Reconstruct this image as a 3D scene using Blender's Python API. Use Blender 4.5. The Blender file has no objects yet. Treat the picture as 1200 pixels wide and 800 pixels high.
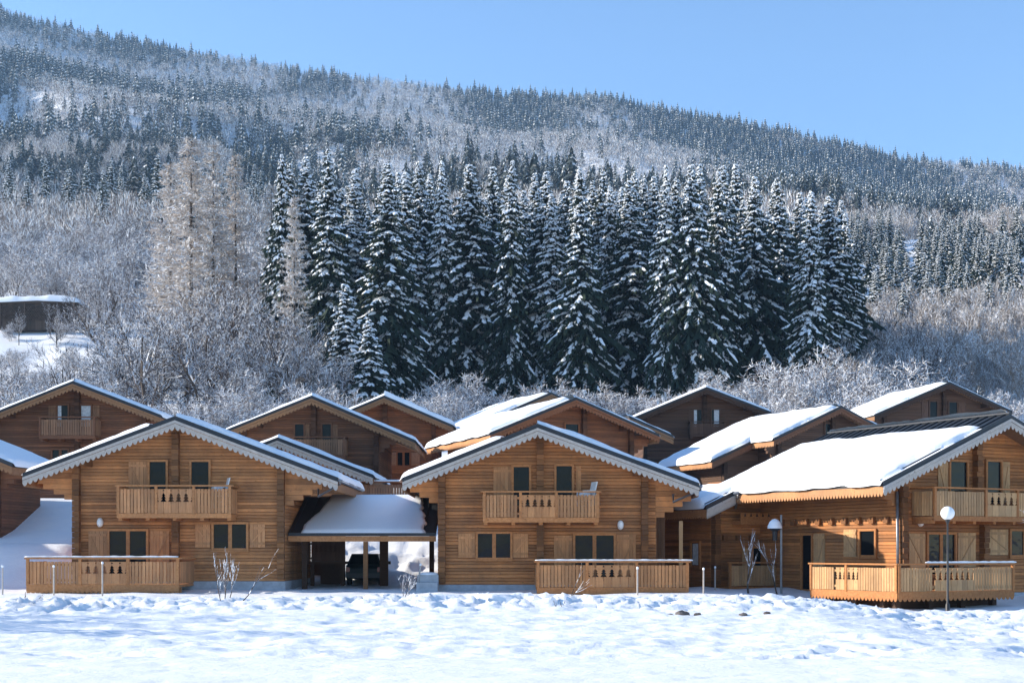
import bpy, math, random
import numpy as np
from mathutils import Vector, Matrix

R = math.radians
rng = np.random.default_rng(7)
random.seed(11)
S = bpy.context.scene
COL = S.collection
F_PX, HOR, CAMZ = 1667.0, 645.0, 1.6      # focal length in pixels of a 1200 wide frame, horizon row, eye height

# ------------------------------------------------------------------ world, sun, camera
SUN_EL, SUN_AZ = 21.0, -6.0               # sun low on the left, a little behind the facades
S.view_settings.view_transform = 'Standard'
S.view_settings.look = 'None'
S.view_settings.exposure = 1.0
S.view_settings.gamma = 1.0
S.view_settings.use_curve_mapping = False
S.render.engine = 'CYCLES'
S.cycles.use_denoising = True
S.cycles.max_bounces = 8
S.cycles.diffuse_bounces = 4
S.cycles.volume_bounces = 1
S.cycles.caustics_reflective = False
S.cycles.caustics_refractive = False
w = bpy.data.worlds.new("World"); S.world = w; w.use_nodes = True
wn = w.node_tree.nodes; wl = w.node_tree.links
sky = wn.new('ShaderNodeTexSky'); sky.sky_type = 'NISHITA'; sky.sun_disc = False
sky.sun_elevation = R(SUN_EL); sky.sun_rotation = R(270.0 - SUN_AZ)
sky.air_density = 1.0; sky.dust_density = 0.0; sky.ozone_density = 4.0; sky.altitude = 500
wl.new(sky.outputs[0], wn['Background'].inputs[0])
wn['Background'].inputs[1].default_value = 0.13

sd = bpy.data.lights.new('sun', 'SUN'); sd.energy = 5.0; sd.angle = R(0.5); sd.color = (1.0, 0.90, 0.76)
so = bpy.data.objects.new('sun', sd); COL.objects.link(so)
az, el = R(SUN_AZ), R(SUN_EL)
ldir = Vector((math.cos(az)*math.cos(el), math.sin(az)*math.cos(el), -math.sin(el)))
so.rotation_euler = ldir.to_track_quat('-Z', 'Y').to_euler()
so.location = (-60, 0, 80)

cd = bpy.data.cameras.new('camera'); cam = bpy.data.objects.new('camera', cd); COL.objects.link(cam)
cd.sensor_width = 36.0; cd.lens = 36.0*F_PX/1200.0; cd.shift_y = (HOR-400.0)/1200.0
cd.clip_start = 0.2; cd.clip_end = 9000
cam.location = (0, 0, CAMZ); cam.rotation_euler = (R(90), 0, 0)
S.camera = cam

# ------------------------------------------------------------------ noise
def _h(ix, iy, seed):
    n = (ix.astype(np.int64)*374761393 + iy.astype(np.int64)*668265263 + seed*1274126177) & 0x7fffffff
    n = ((n ^ (n >> 13))*1274126177) & 0x7fffffff
    n = (n ^ (n >> 16)) & 0x7fffffff
    return n/float(0x7fffffff)
def vn(x, y, seed=0):
    x = np.asarray(x, float); y = np.asarray(y, float)
    ix = np.floor(x); iy = np.floor(y); fx = x-ix; fy = y-iy
    fx = fx*fx*(3-2*fx); fy = fy*fy*(3-2*fy)
    a = _h(ix, iy, seed); b = _h(ix+1, iy, seed); c = _h(ix, iy+1, seed); d = _h(ix+1, iy+1, seed)
    return (a*(1-fx)+b*fx)*(1-fy)+(c*(1-fx)+d*fx)*fy
def fbm(x, y, seed=0, o=4):
    s = 0; a = .5; t = 0
    for k in range(o):
        s = s+a*vn(np.asarray(x)*2**k, np.asarray(y)*2**k, seed+k*17); t += a; a *= .5
    return s/t
def sst(x, a, b):
    t = np.clip((np.asarray(x, float)-a)/(b-a), 0, 1); return t*t*(3-2*t)

# ------------------------------------------------------------------ terrain
PY = [-60, 10, 20, 34, 37, 40.5, 43, 47, 60.5, 62.5, 65.5, 70, 76, 87, 110, 140, 165, 200, 260, 330, 400]
PZ = [-.2, -.15, -.1, -.16, -.03, .2, .1, .0, .2, .8, 2.2, 2.9, 3.9, 5.4, 8.6, 13, 17.5, 26, 46, 66, 86]
RU = [-.6, -.36, -.3, -.24, -.12, 0, .06, .1, .18, .276, .36, .6]
RZ = [800, 698, 668, 648, 612, 588, 586, 572, 545, 505, 492, 440]
DIPS = [(random.uniform(9, 17.5)*random.choice([1, 1, 1.05]), random.uniform(24, 37), random.uniform(.12, .22)) for _ in range(150)]
DIPS += [(4+12.5*k/46+random.uniform(-.2, .2), 22+10*k/46+(k % 2)*.35, .15) for k in range(46)]
def ground(X, Y):
    X = np.asarray(X, float); Y = np.asarray(Y, float)
    z = np.interp(Y, PY, PZ)
    # drop in front of the right-hand chalet, bank on the left
    z = z-.40*sst(X, 7, 12)*(1-sst(Y, 50, 56))
    z = z+1.7*sst(-X, 15.5, 19)*sst(Y, 55, 60)*(1-sst(Y, 66, 74))
    u = X/np.maximum(Y, 1)
    zr = np.interp(u, RU, RZ)
    t = np.clip((Y-400)/1450.0, 0, 1)
    zf = 86+(zr-86)*(t*.86+.14*t*t)
    zf = zf+np.sin(np.pi*t)*(1-sst(t, .5, .86))*(215*(fbm(X/250+Y/600, Y/620, 5, 3)-.55)+34*(fbm(X/90, Y/200, 9, 2)-.5))+22*np.sin(np.pi*t)*(fbm(X/120+Y/400, Y/300, 12, 2)-.5)
    zf = np.minimum(zf, zr/1850*Y-np.interp(Y, [400, 800, 1300, 1600, 1850], [14, 42, 52, 40, 0]))
    zf = np.where(Y > 1850, zr-(Y-1850)*.35, zf)
    z = np.where(Y > 400, zf, z)
    z = z+3*np.exp(-((Y-410)/40.0)**2)*sst(X, 60, 120)-22*np.exp(-((Y-545)/75.0)**2)*sst(u, .17, .24)
    z = z+(fbm(X/9, Y/9, 3, 3)-.5)*np.interp(Y, [60, 75, 110, 300], [0, .5, 1.4, 3])
    return z
def detail(X, Y):
    X = np.asarray(X, float); Y = np.asarray(Y, float)
    wx = X+.5*fbm(X*.9, Y*.9, 80, 2)
    clod = np.abs(vn(wx*1.9, Y*1.9, 21)-.5)*2
    clod2 = np.abs(vn(wx*4.0+5, Y*4.0, 22)-.5)*2
    lump = (1-clod)*.11+(1-clod2)*.11
    m = np.exp(-((Y-(38.9+.8*(vn(X*.16, Y*0, 30)-.5)*2))/2.1)**2)
    m = m*(.62+.5*vn(X*.33, Y*.2, 31))
    d = m*(lump*2.1-.21+.13*(1-np.abs(vn(X*5.5, Y*6.5, 23)-.5)*2)-.04)
    road = sst(Y, 21, 23.2)*(1-sst(Y, 35.5, 37))
    d = d+road*((fbm(X*.55, Y*1.5, 40, 4)-.5)*.22+(1-np.abs(vn(wx*1.5, Y*2.4, 41)-.5)*2)*.085+(1-np.abs(vn(wx*3.6, Y*5.0, 42)-.5)*2)*.055-.06)
    d = d-road*.09*np.exp(-((Y-(25.8+.03*X))/.4)**2)-road*.09*np.exp(-((Y-(27.6+.03*X))/.4)**2)-road*.08*np.exp(-((Y-(31.4-.02*X))/.45)**2)
    near = (1-sst(Y, 21, 23.2))
    d = d+near*((fbm(X*.7, Y*1.2, 50, 3)-.5)*.07-.028*np.clip(vn(X*3.1, Y*4.5, 51)-.66, 0, 1)*3+.05)
    back = sst(Y, 42, 44)*(1-sst(Y, 58, 62))
    d = d+back*(fbm(X*.8, Y*.8, 60, 4)-.5)*.16
    bank = sst(Y, 60, 63)*(1-sst(Y, 74, 80))
    d = d+bank*((1-np.abs(vn(X*1.0, Y*1.0, 61)-.5)*2)*.35+(1-np.abs(vn(X*2.3, Y*2.3, 62)-.5)*2)*.16)*sst(X, -12, -9)*(1-sst(X, 0, 4))
    for (dx, dy, r) in DIPS:
        s = ((X-dx)**2+((Y-dy)*.8)**2)/(r*r)
        d = d-np.where(s < 9, .15*np.exp(-s)-.035*np.exp(-(s-2.2)**2), 0)
    return d
def gz(x, y):
    return float(ground(x, y)+detail(x, y))
def at(px, py, Y):
    return ((px-600)*Y/F_PX, Y, CAMZ+(HOR-py)*Y/F_PX)

# ------------------------------------------------------------------ materials
def mat(name):
    m = bpy.data.materials.new(name); m.use_nodes = True
    nt = m.node_tree; b = nt.nodes['Principled BSDF']
    return m, nt, b
def N(nt, t, **k):
    n = nt.nodes.new(t)
    for a, v in k.items():
        if a in n.inputs: n.inputs[a].default_value = v
        else: setattr(n, a, v)
    return n
def ramp(nt, fac, stops):
    r = nt.nodes.new('ShaderNodeValToRGB'); e = r.color_ramp.elements
    while len(e) < len(stops): e.new(.5)
    for i, (p, c) in enumerate(stops):
        e[i].position = p; e[i].color = (*c, 1) if len(c) == 3 else c
    nt.links.new(fac, r.inputs[0]); return r.outputs[0]
def mixc(nt, fac, a, b, mode='MIX'):
    n = nt.nodes.new('ShaderNodeMix'); n.data_type = 'RGBA'; n.blend_type = mode
    for s, v in ((n.inputs[0], fac), (n.inputs[6], a), (n.inputs[7], b)):
        if isinstance(v, (int, float)): s.default_value = v
        elif isinstance(v, tuple): s.default_value = (*v, 1)
        else: nt.links.new(v, s)
    return n.outputs[2]
def mth(nt, op, a, b=None):
    n = nt.nodes.new('ShaderNodeMath'); n.operation = op
    for i, v in enumerate((a, b)):
        if v is None: continue
        if isinstance(v, (int, float)): n.inputs[i].default_value = v
        else: nt.links.new(v, n.inputs[i])
    return n.outputs[0]
def coords(nt, scale):
    tc = nt.nodes.new('ShaderNodeTexCoord'); mp = nt.nodes.new('ShaderNodeMapping'); oi = nt.nodes.new('ShaderNodeObjectInfo')
    cb = nt.nodes.new('ShaderNodeVectorMath'); cb.operation = 'ADD'; sv = nt.nodes.new('ShaderNodeVectorMath'); sv.operation = 'SCALE'; sv.inputs[0].default_value = (37, 53, 0); nt.links.new(oi.outputs['Random'], sv.inputs['Scale'])
    mp.inputs['Scale'].default_value = scale
    nt.links.new(tc.outputs['Object'], cb.inputs[0]); nt.links.new(sv.outputs[0], cb.inputs[1])
    nt.links.new(cb.outputs[0], mp.inputs[0]); return mp.outputs[0], cb.outputs[0]
def noise(nt, vec, scale, detail=4, rough=.6):
    n = nt.nodes.new('ShaderNodeTexNoise'); n.inputs['Scale'].default_value = scale
    n.inputs['Detail'].default_value = detail; n.inputs['Roughness'].default_value = rough
    nt.links.new(vec, n.inputs['Vector']); return n.outputs[0]
def bump(nt, b, h, st, dist):
    n = nt.nodes.new('ShaderNodeBump'); n.inputs['Strength'].default_value = st; n.inputs['Distance'].default_value = dist
    nt.links.new(h, n.inputs['Height']); nt.links.new(n.outputs[0], b.inputs['Normal'])

def wood(name, c0, c1, grain, island=.5, dirt=.35, dirtc=(.10, .06, .04), rough=.75):
    """grain: 'h' logs lying flat, 'v' upright boards, 'a' any way"""
    m, nt, b = mat(name)
    sc = {'h': (1.1, 1.1, 30), 'v': (22, 22, 1.1), 'a': (7, 7, 7)}[grain]
    v, obj = coords(nt, sc)
    g = noise(nt, v, 1.6, 6, .65)
    col = mixc(nt, ramp(nt, g, [(.3, (0, 0, 0)), (.7, (1, 1, 1))]), c0, c1)
    gi = nt.nodes.new('ShaderNodeNewGeometry').outputs['Random Per Island']
    k = ramp(nt, gi, [(0, (1-island*.55,)*3), (1, (1+island*.3, 1+island*.26, 1+island*.2))])
    col = mixc(nt, 1.0, col, k, 'MULTIPLY')
    gy = noise(nt, obj, .35, 6, .75)
    col = mixc(nt, ramp(nt, gy, [(.45, (0, 0, 0)), (.75, (.55, .55, .55))]), col, tuple(.5*(a+b)*k for a, b, k in zip(c0, c1, (.62, .78, 1.0))))
    d = noise(nt, obj, .9, 5, .7)
    col = mixc(nt, mth(nt, 'MULTIPLY', ramp(nt, d, [(.40, (0, 0, 0)), (.72, (1, 1, 1))]), dirt), col, dirtc)
    vo = nt.nodes.new('ShaderNodeTexVoronoi'); vo.inputs['Scale'].default_value = 3.2
    kv, _ = coords(nt, {'h': (1, 1, 1.7), 'v': (1.7, 1.7, 1), 'a': (1, 1, 1)}[grain]); nt.links.new(kv, vo.inputs[0])
    kn = ramp(nt, vo.outputs['Distance'], [(.05, (1, 1, 1)), (.13, (0, 0, 0))])
    col = mixc(nt, mth(nt, 'MULTIPLY', kn, .55), col, (.12, .055, .025))
    nt.links.new(col, b.inputs['Base Color']); b.inputs['Roughness'].default_value = rough
    b.inputs['Specular IOR Level'].default_value = .25
    bump(nt, b, g, .35, .012)
    return m
M = {}
def tones(t, c0, c1, pc0, pc1):
    M['log_'+t] = wood('log wood '+t, c0, c1, 'h', .8, .6)
    M['plank_'+t] = wood('plank wood '+t, pc0, pc1, 'v', .5, .35)
    M['frame_'+t] = wood('frame wood '+t, tuple(x*.85 for x in c0), tuple(x*.9 for x in c1), 'a', .3, .2)
    M['end_'+t] = wood('log end wood '+t, tuple(x*.42 for x in c0), tuple(x*.5 for x in c1), 'h', .9, .5)
tones('warm', (.44, .185, .068), (.68, .325, .135), (.46, .205, .088), (.66, .345, .16))
tones('amber', (.40, .15, .048), (.58, .25, .088), (.45, .245, .105), (.61, .37, .185))
tones('brown', (.16, .068, .036), (.26, .115, .058), (.22, .11, .06), (.33, .18, .10))
tones('chestnut', (.44, .17, .055), (.68, .30, .115), (.46, .19, .075), (.66, .33, .14))
tones('red', (.26, .088, .036), (.40, .15, .06), (.36, .17, .09), (.46, .25, .14))
tones('dark', (.105, .055, .035), (.15, .082, .052), (.11, .06, .04), (.16, .09, .06))
M['grey'] = wood('weathered grey wood', (.40, .35, .31), (.58, .53, .47), 'a', .4, .25, (.2, .17, .15))
M['soffit'] = wood('soffit wood', (.25, .13, .06), (.34, .18, .09), 'a', .4, .3)
M['old'] = wood('old barn wood', (.06, .045, .035), (.11, .08, .06), 'v', .8, .4)

m, nt, b = mat('snow'); v, obj = coords(nt, (1, 1, 1))
n1 = noise(nt, obj, 14, 5, .6)
nt.links.new(ramp(nt, n1, [(.3, (.83, .86, .90)), (.75, (.91, .92, .93))]), b.inputs['Base Color'])
b.inputs['Roughness'].default_value = .65; b.inputs['Specular IOR Level'].default_value = .25
bump(nt, b, n1, .35, .03); M['snow'] = m
m, nt, b = mat('snow field'); v, obj = coords(nt, (1, 1.6, 1))
n1 = noise(nt, v, 5.5, 7, .68); n2 = noise(nt, v, 1.3, 4, .6)
nt.links.new(ramp(nt, n2, [(.3, (.84, .87, .90)), (.7, (.91, .92, .925))]), b.inputs['Base Color'])
b.inputs['Roughness'].default_value = .6; b.inputs['Specular IOR Level'].default_value = .3
bump(nt, b, n1, .55, .06); M['field'] = m

def simple(name, c, rough=.6, metal=0.0, var=.25, sc=4.0, spec=.5):
    m, nt, b = mat(name); v, obj = coords(nt, (1, 1, 1))
    n1 = noise(nt, obj, sc, 5, .65)
    nt.links.new(ramp(nt, n1, [(.25, tuple(x*(1-var) for x in c)), (.75, tuple(min(1, x*(1+var)) for x in c))]), b.inputs['Base Color'])
    b.inputs['Roughness'].default_value = rough; b.inputs['Metallic'].default_value = metal
    b.inputs['Specular IOR Level'].default_value = spec
    bump(nt, b, n1, .15, .01)
    return m
M['metal'] = simple('dark roof metal', (.022, .026, .032), .5, .2)
M['gutter'] = simple('grey zinc', (.22, .23, .25), .4, .6)
M['white'] = simple('white paint', (.78, .78, .76), .4)
M['globe'] = simple('frosted globe', (.86, .86, .85), .25, 0, .03)
M['black'] = simple('black iron', (.02, .02, .022), .5)
M['concrete'] = simple('pale concrete', (.40, .42, .45), .85)
M['stone'] = simple('dark stone', (.13, .11, .10), .9, 0, .5, 7)
M['curtain'] = simple('white curtain', (.62, .64, .66), .8, 0, .35, 9)
M['car'] = simple('dark car paint', (.012, .02, .023), .45, 0, .1, 4, .2)
M['tyre'] = simple('tyre rubber', (.02, .02, .02), .85)
M['redlamp'] = simple('red lamp', (.25, .02, .02), .2)
m, nt, b = mat('window glass')
v, obj = coords(nt, (1, 1, 1)); n1 = noise(nt, obj, 1.8, 2)
b.inputs['Base Color'].default_value = (.008, .010, .012, 1); b.inputs['Roughness'].default_value = .03
b.inputs['Specular IOR Level'].default_value = .17
bump(nt, b, n1, .35, .03); M['glass'] = m

def frost(name, c0, c1, amt, sc=5.0, lo=.05):
    """bark with snow lying on whatever faces up"""
    m, nt, b = mat(name); v, obj = coords(nt, (1, 1, 1))
    n1 = noise(nt, obj, sc, 4, .7)
    geo = nt.nodes.new('ShaderNodeNewGeometry'); sx = nt.nodes.new('ShaderNodeSeparateXYZ')
    nt.links.new(geo.outputs['True Normal'], sx.inputs[0])
    f = mth(nt, 'ADD', sx.outputs[2], mth(nt, 'MULTIPLY', mth(nt, 'SUBTRACT', n1, .5), 1.8))
    fr = ramp(nt, f, [(lo+.42-amt, (0, 0, 0)), (lo+.52-amt, (1, 1, 1))])
    col = mixc(nt, ramp(nt, n1, [(.3, (0, 0, 0)), (.7, (1, 1, 1))]), c0, c1)
    nt.links.new(mixc(nt, fr, col, (.84, .86, .89)), b.inputs['Base Color'])
    b.inputs['Roughness'].default_value = .85; b.inputs['Specular IOR Level'].default_value = .1
    return m
M['bark'] = frost('snowy bark', (.05, .04, .035), (.11, .09, .075), .05)
M['twig'] = frost('snow laden twigs', (.05, .04, .038), (.125, .10, .088), .36)
M['hoar'] = frost('hoar frosted twigs', (.16, .14, .14), (.27, .24, .23), .62)
M['tan'] = frost('frosted tan twigs', (.19, .16, .135), (.32, .265, .22), .42)
M['larch'] = frost('frosted larch twigs', (.42, .36, .31), (.60, .53, .47), .32)
m, nt, b = mat('spruce needles'); v, obj = coords(nt, (1, 1, 1)); n1 = noise(nt, obj, 1.2, 4)
nt.links.new(ramp(nt, n1, [(.3, (.016, .028, .022)), (.7, (.04, .06, .04))]), b.inputs['Base Color'])
b.inputs['Roughness'].default_value = .8; b.inputs['Specular IOR Level'].default_value = .15; M['needle'] = m
m, nt, b = mat('tree snow'); b.inputs['Base Color'].default_value = (.86, .88, .90, 1); b.inputs['Roughness'].default_value = .7
b.inputs['Specular IOR Level'].default_value = .15; M['treesnow'] = m
m, nt, b = mat('far needles'); v, obj = coords(nt, (1, 1, 1)); n1 = noise(nt, obj, .02, 3)
nt.links.new(ramp(nt, n1, [(.3, (.022, .036, .036)), (.7, (.05, .064, .056))]), b.inputs['Base Color'])
b.inputs['Roughness'].default_value = .85; M['farneedle'] = m
M['fartwig'] = simple('far bare wood', (.20, .165, .145), .9, 0, .4, .02, .1)

# ------------------------------------------------------------------ mesh helpers
class MB:
    def __init__(s, T=None): s.v = []; s.f = []; s.m = []; s.T = T
    def p(s, pts, faces, mi=0):
        o = len(s.v)
        s.v += [s.T(*q) for q in pts] if s.T else [tuple(q) for q in pts]
        s.f += [tuple(i+o for i in f) for f in faces]; s.m += [mi]*len(faces)
    def box(s, x0, x1, y0, y1, z0, z1, mi=0):
        s.p([(x0, y0, z0), (x1, y0, z0), (x1, y1, z0), (x0, y1, z0), (x0, y0, z1), (x1, y0, z1), (x1, y1, z1), (x0, y1, z1)],
            [(0, 3, 2, 1), (4, 5, 6, 7), (0, 1, 5, 4), (1, 2, 6, 5), (2, 3, 7, 6), (3, 0, 4, 7)], mi)
    def prism(s, poly, y0, y1, mi=0):
        """polygon in x,z pushed from y0 to y1"""
        n = len(poly)
        s.p([(x, y0, z) for x, z in poly]+[(x, y1, z) for x, z in poly],
            [tuple(range(n)), tuple(range(2*n-1, n-1, -1))]+[(i, i+n, (i+1) % n+n, (i+1) % n) for i in range(n)], mi)
    def beam(s, a, b, w, h, mi=0):
        a = Vector(a); b = Vector(b); d = (b-a).normalized()
        up = Vector((0, 0, 1)) if abs(d.z) < .95 else Vector((0, 1, 0))
        x = d.cross(up).normalized()*w/2; u = x.cross(d).normalized()*h/2
        q = [a-x-u, a+x-u, a+x+u, a-x+u, b-x-u, b+x-u, b+x+u, b-x+u]
        s.p(q, [(0, 3, 2, 1), (4, 5, 6, 7), (0, 1, 5, 4), (1, 2, 6, 5), (2, 3, 7, 6), (3, 0, 4, 7)], mi)
    def tube(s, pts, r, n=8, mi=0, cap=True):
        o = len(s.v); rs = r if isinstance(r, (list, tuple)) else [r]*len(pts)
        P = [Vector(q) for q in pts]; V = []
        for i, q in enumerate(P):
            d = (P[min(i+1, len(P)-1)]-P[max(i-1, 0)]).normalized()
            up = Vector((0, 0, 1)) if abs(d.z) < .9 else Vector((1, 0, 0))
            x = d.cross(up).normalized(); u = x.cross(d)
            V += [q+(x*math.cos(2*math.pi*k/n)+u*math.sin(2*math.pi*k/n))*rs[i] for k in range(n)]
        Fc = [(i*n+k, i*n+(k+1) % n, (i+1)*n+(k+1) % n, (i+1)*n+k) for i in range(len(P)-1) for k in range(n)]
        if cap: Fc += [tuple(range(n))[::-1], tuple(range((len(P)-1)*n, len(P)*n))]
        s.p(V, Fc, mi)
    def lathe(s, prof, cx=0, cy=0, n=20, mi=0):
        V = [(cx+r*math.cos(2*math.pi*k/n), cy+r*math.sin(2*math.pi*k/n), z) for r, z in prof for k in range(n)]
        s.p(V, [(i*n+k, i*n+(k+1) % n, (i+1)*n+(k+1) % n, (i+1)*n+k) for i in range(len(prof)-1) for k in range(n)], mi)
    def build(s, name, mats, parent=None, smooth=False, label=None):
        me = bpy.data.meshes.new(name); me.from_pydata([tuple(q) for q in s.v], [], s.f)
        for k in (mats if isinstance(mats, (list, tuple)) else [mats]): me.materials.append(M[k])
        me.polygons.foreach_set('material_index', s.m)
        if smooth: me.polygons.foreach_set('use_smooth', [True]*len(s.f))
        me.update()
        o = bpy.data.objects.new(name, me); COL.objects.link(o)
        if parent: o.parent = parent
        if label: o['label'] = label
        return o
def npmesh(name, V, F, mi, mats, smooth=False):
    """triangles from arrays"""
    me = bpy.data.meshes.new(name); V = np.asarray(V, np.float32); F = np.asarray(F, np.int32)
    me.vertices.add(len(V)); me.vertices.foreach_set('co', V.ravel())
    k = F.shape[1]
    me.loops.add(F.size); me.loops.foreach_set('vertex_index', F.ravel())
    me.polygons.add(len(F)); me.polygons.foreach_set('loop_start', np.arange(0, F.size, k, dtype=np.int32))
    me.polygons.foreach_set('loop_total', np.full(len(F), k, np.int32))
    for q in mats: me.materials.append(M[q])
    if mi is not None: me.polygons.foreach_set('material_index', np.asarray(mi, np.int32))
    me.polygons.foreach_set('use_smooth', np.full(len(F), smooth))
    me.update(calc_edges=True)
    return me
def tag(o, label, cat, group=None, kind=None):
    o['label'] = label
    if cat: o['category'] = cat
    if group: o['group'] = group
    if kind: o['kind'] = kind
    return o
def thing(name, label, cat, loc=(0, 0, 0), rz=0, group=None):
    o = bpy.data.objects.new(name, None); COL.objects.link(o); o.empty_display_size = .3
    o.location = loc; o.rotation_euler = (0, 0, R(rz)); return tag(o, label, cat, group)
def link(name, me, parent=None):
    o = bpy.data.objects.new(name, me); COL.objects.link(o)
    if parent: o.parent = parent
    return o

# ------------------------------------------------------------------ ground sheet
def build_ground():
    ys = np.concatenate([-np.geomspace(900, 65, 14), np.arange(-60, 14, 3.0), np.arange(14, 44, .105), np.arange(44, 64, .2), np.arange(64, 180, .8), np.geomspace(180, 2500, 130)])
    us = np.concatenate([[-30, -12, -6, -3.2, -2, -1.45, -1.15], np.linspace(-1, 1, 680), [1.15, 1.45, 2, 3.2, 6, 12, 30]])
    Wd = 24+.66*np.maximum(ys, 0)
    Yg, Ug = np.meshgrid(ys, us, indexing='ij'); Xg = np.clip(Ug*Wd[:, None], -2200, 2200)
    Z = ground(Xg, Yg)
    m = (Yg < 90)
    Z[m] += detail(Xg[m], Yg[m])
    nr, nc = Yg.shape
    V = np.stack([Xg, Yg, Z], -1).reshape(-1, 3)
    i = np.arange(nr-1)[:, None]*nc+np.arange(nc-1)[None]
    Fq = np.stack([i, i+1, i+nc+1, i+nc], -1).reshape(-1, 4)
    o = link('snow_ground', npmesh('snow_ground', V, Fq, None, ['field'], True))
    tag(o, 'snow covered field rising into the forested mountainside', None, kind='structure')
build_ground()
# ------------------------------------------------------------------ chalet pieces (local frame: x along the facade, y into the house, z up)
def plank_profile(w, z0, z1):
    H = z1-z0
    pr = [(0, 0), (.40, 0), (.40, .012), (.47, .012), (.47, .42), (.60, .14), (.60, .36), (.71, .10), (.71, .28), (.84, .0), (.89, 0), (.91, .10), (.95, .10), (.97, 0), (1, 0)]
    right = [(w/2-w*.98*d, z0+H*t) for t, d in pr]
    left = [(-x, z) for x, z in right[::-1]]
    return right+left
def railing(parent, x0, x1, y, zb, zt, tone, panel=None, T=None, posts=(), rail_over=.05):
    a = MB(T); b = MB(T); c = MB(T)
    xs = x0; step = .128
    pa, pb, n = panel if panel else (9e9, 9e9, 0)
    while xs < x1-.05:
        if xs+step > pa and xs < pb: xs = pb+.01; continue
        wd = min(step-.022, x1-xs, (pa-xs-.005) if xs < pa else 9)
        dz = random.uniform(-.008, .008)
        a.box(xs, xs+wd, y-.015, y+.012, zb+.07+dz, zt-.15+dz)
        xs += step
    a.box(x0, x1, y+.014, y+.05, zb+.16, zb+.24); a.box(x0, x1, y+.014, y+.05, zt-.30, zt-.22)
    o = a.build('railing', 'plank_'+tone, parent)
    if panel:
        w = (pb-pa)/(n+1)
        q = MB(T)
        for i in range(n+1):
            cx = pa+w*(i+.5)
            pl = [(cx+x, z) for x, z in plank_profile(w-.012, zb+.07, zt-.15)]
            q.prism(pl, y-.017, y+.010)
        q.build('cutout_panel', 'plank_'+tone, parent)
    c.box(x0-rail_over, x1+rail_over, y-.075, y+.065, zt-.055, zt)
    for px in posts: c.box(px-.05, px+.05, y-.045, y+.045, zb+.02, zt-.057)
    c.build('handrail', 'frame_'+tone, parent)
    return o
def scallops(mb, p0, p1, ztop_drop, drop, n, y0, y1, mi=0):
    """board hanging below the line p0-p1 (x,z), lower edge cut in small round scallops"""
    P0 = np.array(p0, float); P1 = np.array(p1, float); m = n*6
    for side in (0,):
        top = []; bot = []
        for i in range(m+1):
            t = i/m; q = P0+(P1-P0)*t; ph = (i % 6)/6.0
            d = drop*(.18, .62, .92, 1.0, .92, .62)[i % 6]
            top.append((q[0], q[1]-ztop_drop)); bot.append((q[0], q[1]-ztop_drop-d))
        k = len(top)
        V = [(x, y0, z) for x, z in top]+[(x, y0, z) for x, z in bot]+[(x, y1, z) for x, z in top]+[(x, y1, z) for x, z in bot]
        Fc = []
        for i in range(k-1):
            Fc += [(i, i+1, k+i+1, k+i), (2*k+i+1, 2*k+i, 3*k+i, 3*k+i+1), (k+i, k+i+1, 3*k+i+1, 3*k+i), (i+1, i, 2*k+i, 2*k+i+1)]
        mb.p(V, Fc, mi)
def window(parent, x0, x1, z0, z1, lights, tone, T=None, yo=-.03, curtain=None):
    f = MB(T); fr = .085
    f.box(x0-fr, x0, yo-.085, yo+.04, z0-fr, z1+fr); f.box(x1, x1+fr, yo-.085, yo+.04, z0-fr, z1+fr)
    f.box(x0, x1, yo-.085, yo+.04, z1, z1+fr); f.box(x0, x1, yo-.05, yo+.04, z0-fr, z0)
    for i in range(1, lights):
        xm = x0+(x1-x0)*i/lights; f.box(xm-.07, xm+.07, yo-.045, yo+.035, z0, z1)
    f.box(x0-fr-.03, x1+fr+.03, yo-.12, yo+.02, z0-fr-.05, z0-fr-.003)
    o = f.build('window', 'frame_'+tone, parent)
    g = MB(T); g.box(x0-.01, x1+.01, yo-.012, yo+.03, z0-.01, z1+.01)
    g.build('pane', 'glass', o)
    if curtain:
        ca, cb = curtain; q = MB(T); q.box(x0+(x1-x0)*ca, x0+(x1-x0)*cb, yo-.018, yo-.013, z0+.02, z1-.02); q.build('curtain', 'curtain', o)
    return o
def shutter(parent, x0, x1, z0, z1, flip, tone, T=None, yo=-.035):
    s = MB(T); n = max(3, int(round((x1-x0)/.13))); w = (x1-x0)/n
    for i in range(n): s.box(x0+i*w+.004, x0+(i+1)*w-.004, yo-.03, yo, z0, z1)
    hb = .09
    s.box(x0+.02, x1-.02, yo-.055, yo-.031, z0+.10, z0+.10+hb); s.box(x0+.02, x1-.02, yo-.055, yo-.031, z1-.10-hb, z1-.10)
    xa, xb = (x0+.05, x1-.05) if not flip else (x1-.05, x0+.05)
    za, zb = z0+.10+hb, z1-.10-hb; dx = .07 if xb > xa else -.07
    poly = [(xa, za), (xa+dx, za), (xb, zb), (xb-dx, zb)]
    if dx < 0: poly = poly[::-1]
    s.prism(poly, yo-.052, yo-.031)
    s.build('shutter', 'plank_'+tone, parent)
def courses(mb, xl, xr, z0, z1, lim=None, h=.125, y=0.0):
    """log courses; lim(z) gives the narrowing x range under a roof"""
    z = z0
    while z < z1-.02:
        zt = min(z+h, z1)
        def cl(q):
            a, b = (xl, xr)
            if lim: la, lb = lim(q); a, b = max(a, la), min(b, lb)
            return a, b
        pr = [(z, y+.0), (z+.012, y-.03), (zt-.012, y-.03), (zt, y+.0)]
        L = [(cl(q)[0], yy, q) for q, yy in pr]; Rr = [(cl(q)[1], yy, q) for q, yy in pr]
        if Rr[3][0]-L[3][0] < .05 or Rr[0][0] <= L[0][0]: break
        V = L+Rr
        mb.p(V, [(i, i+4, i+5, i+1) for i in range(3)]+[(0, 1, 2, 3), (7, 6, 5, 4)])
        z = zt
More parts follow.
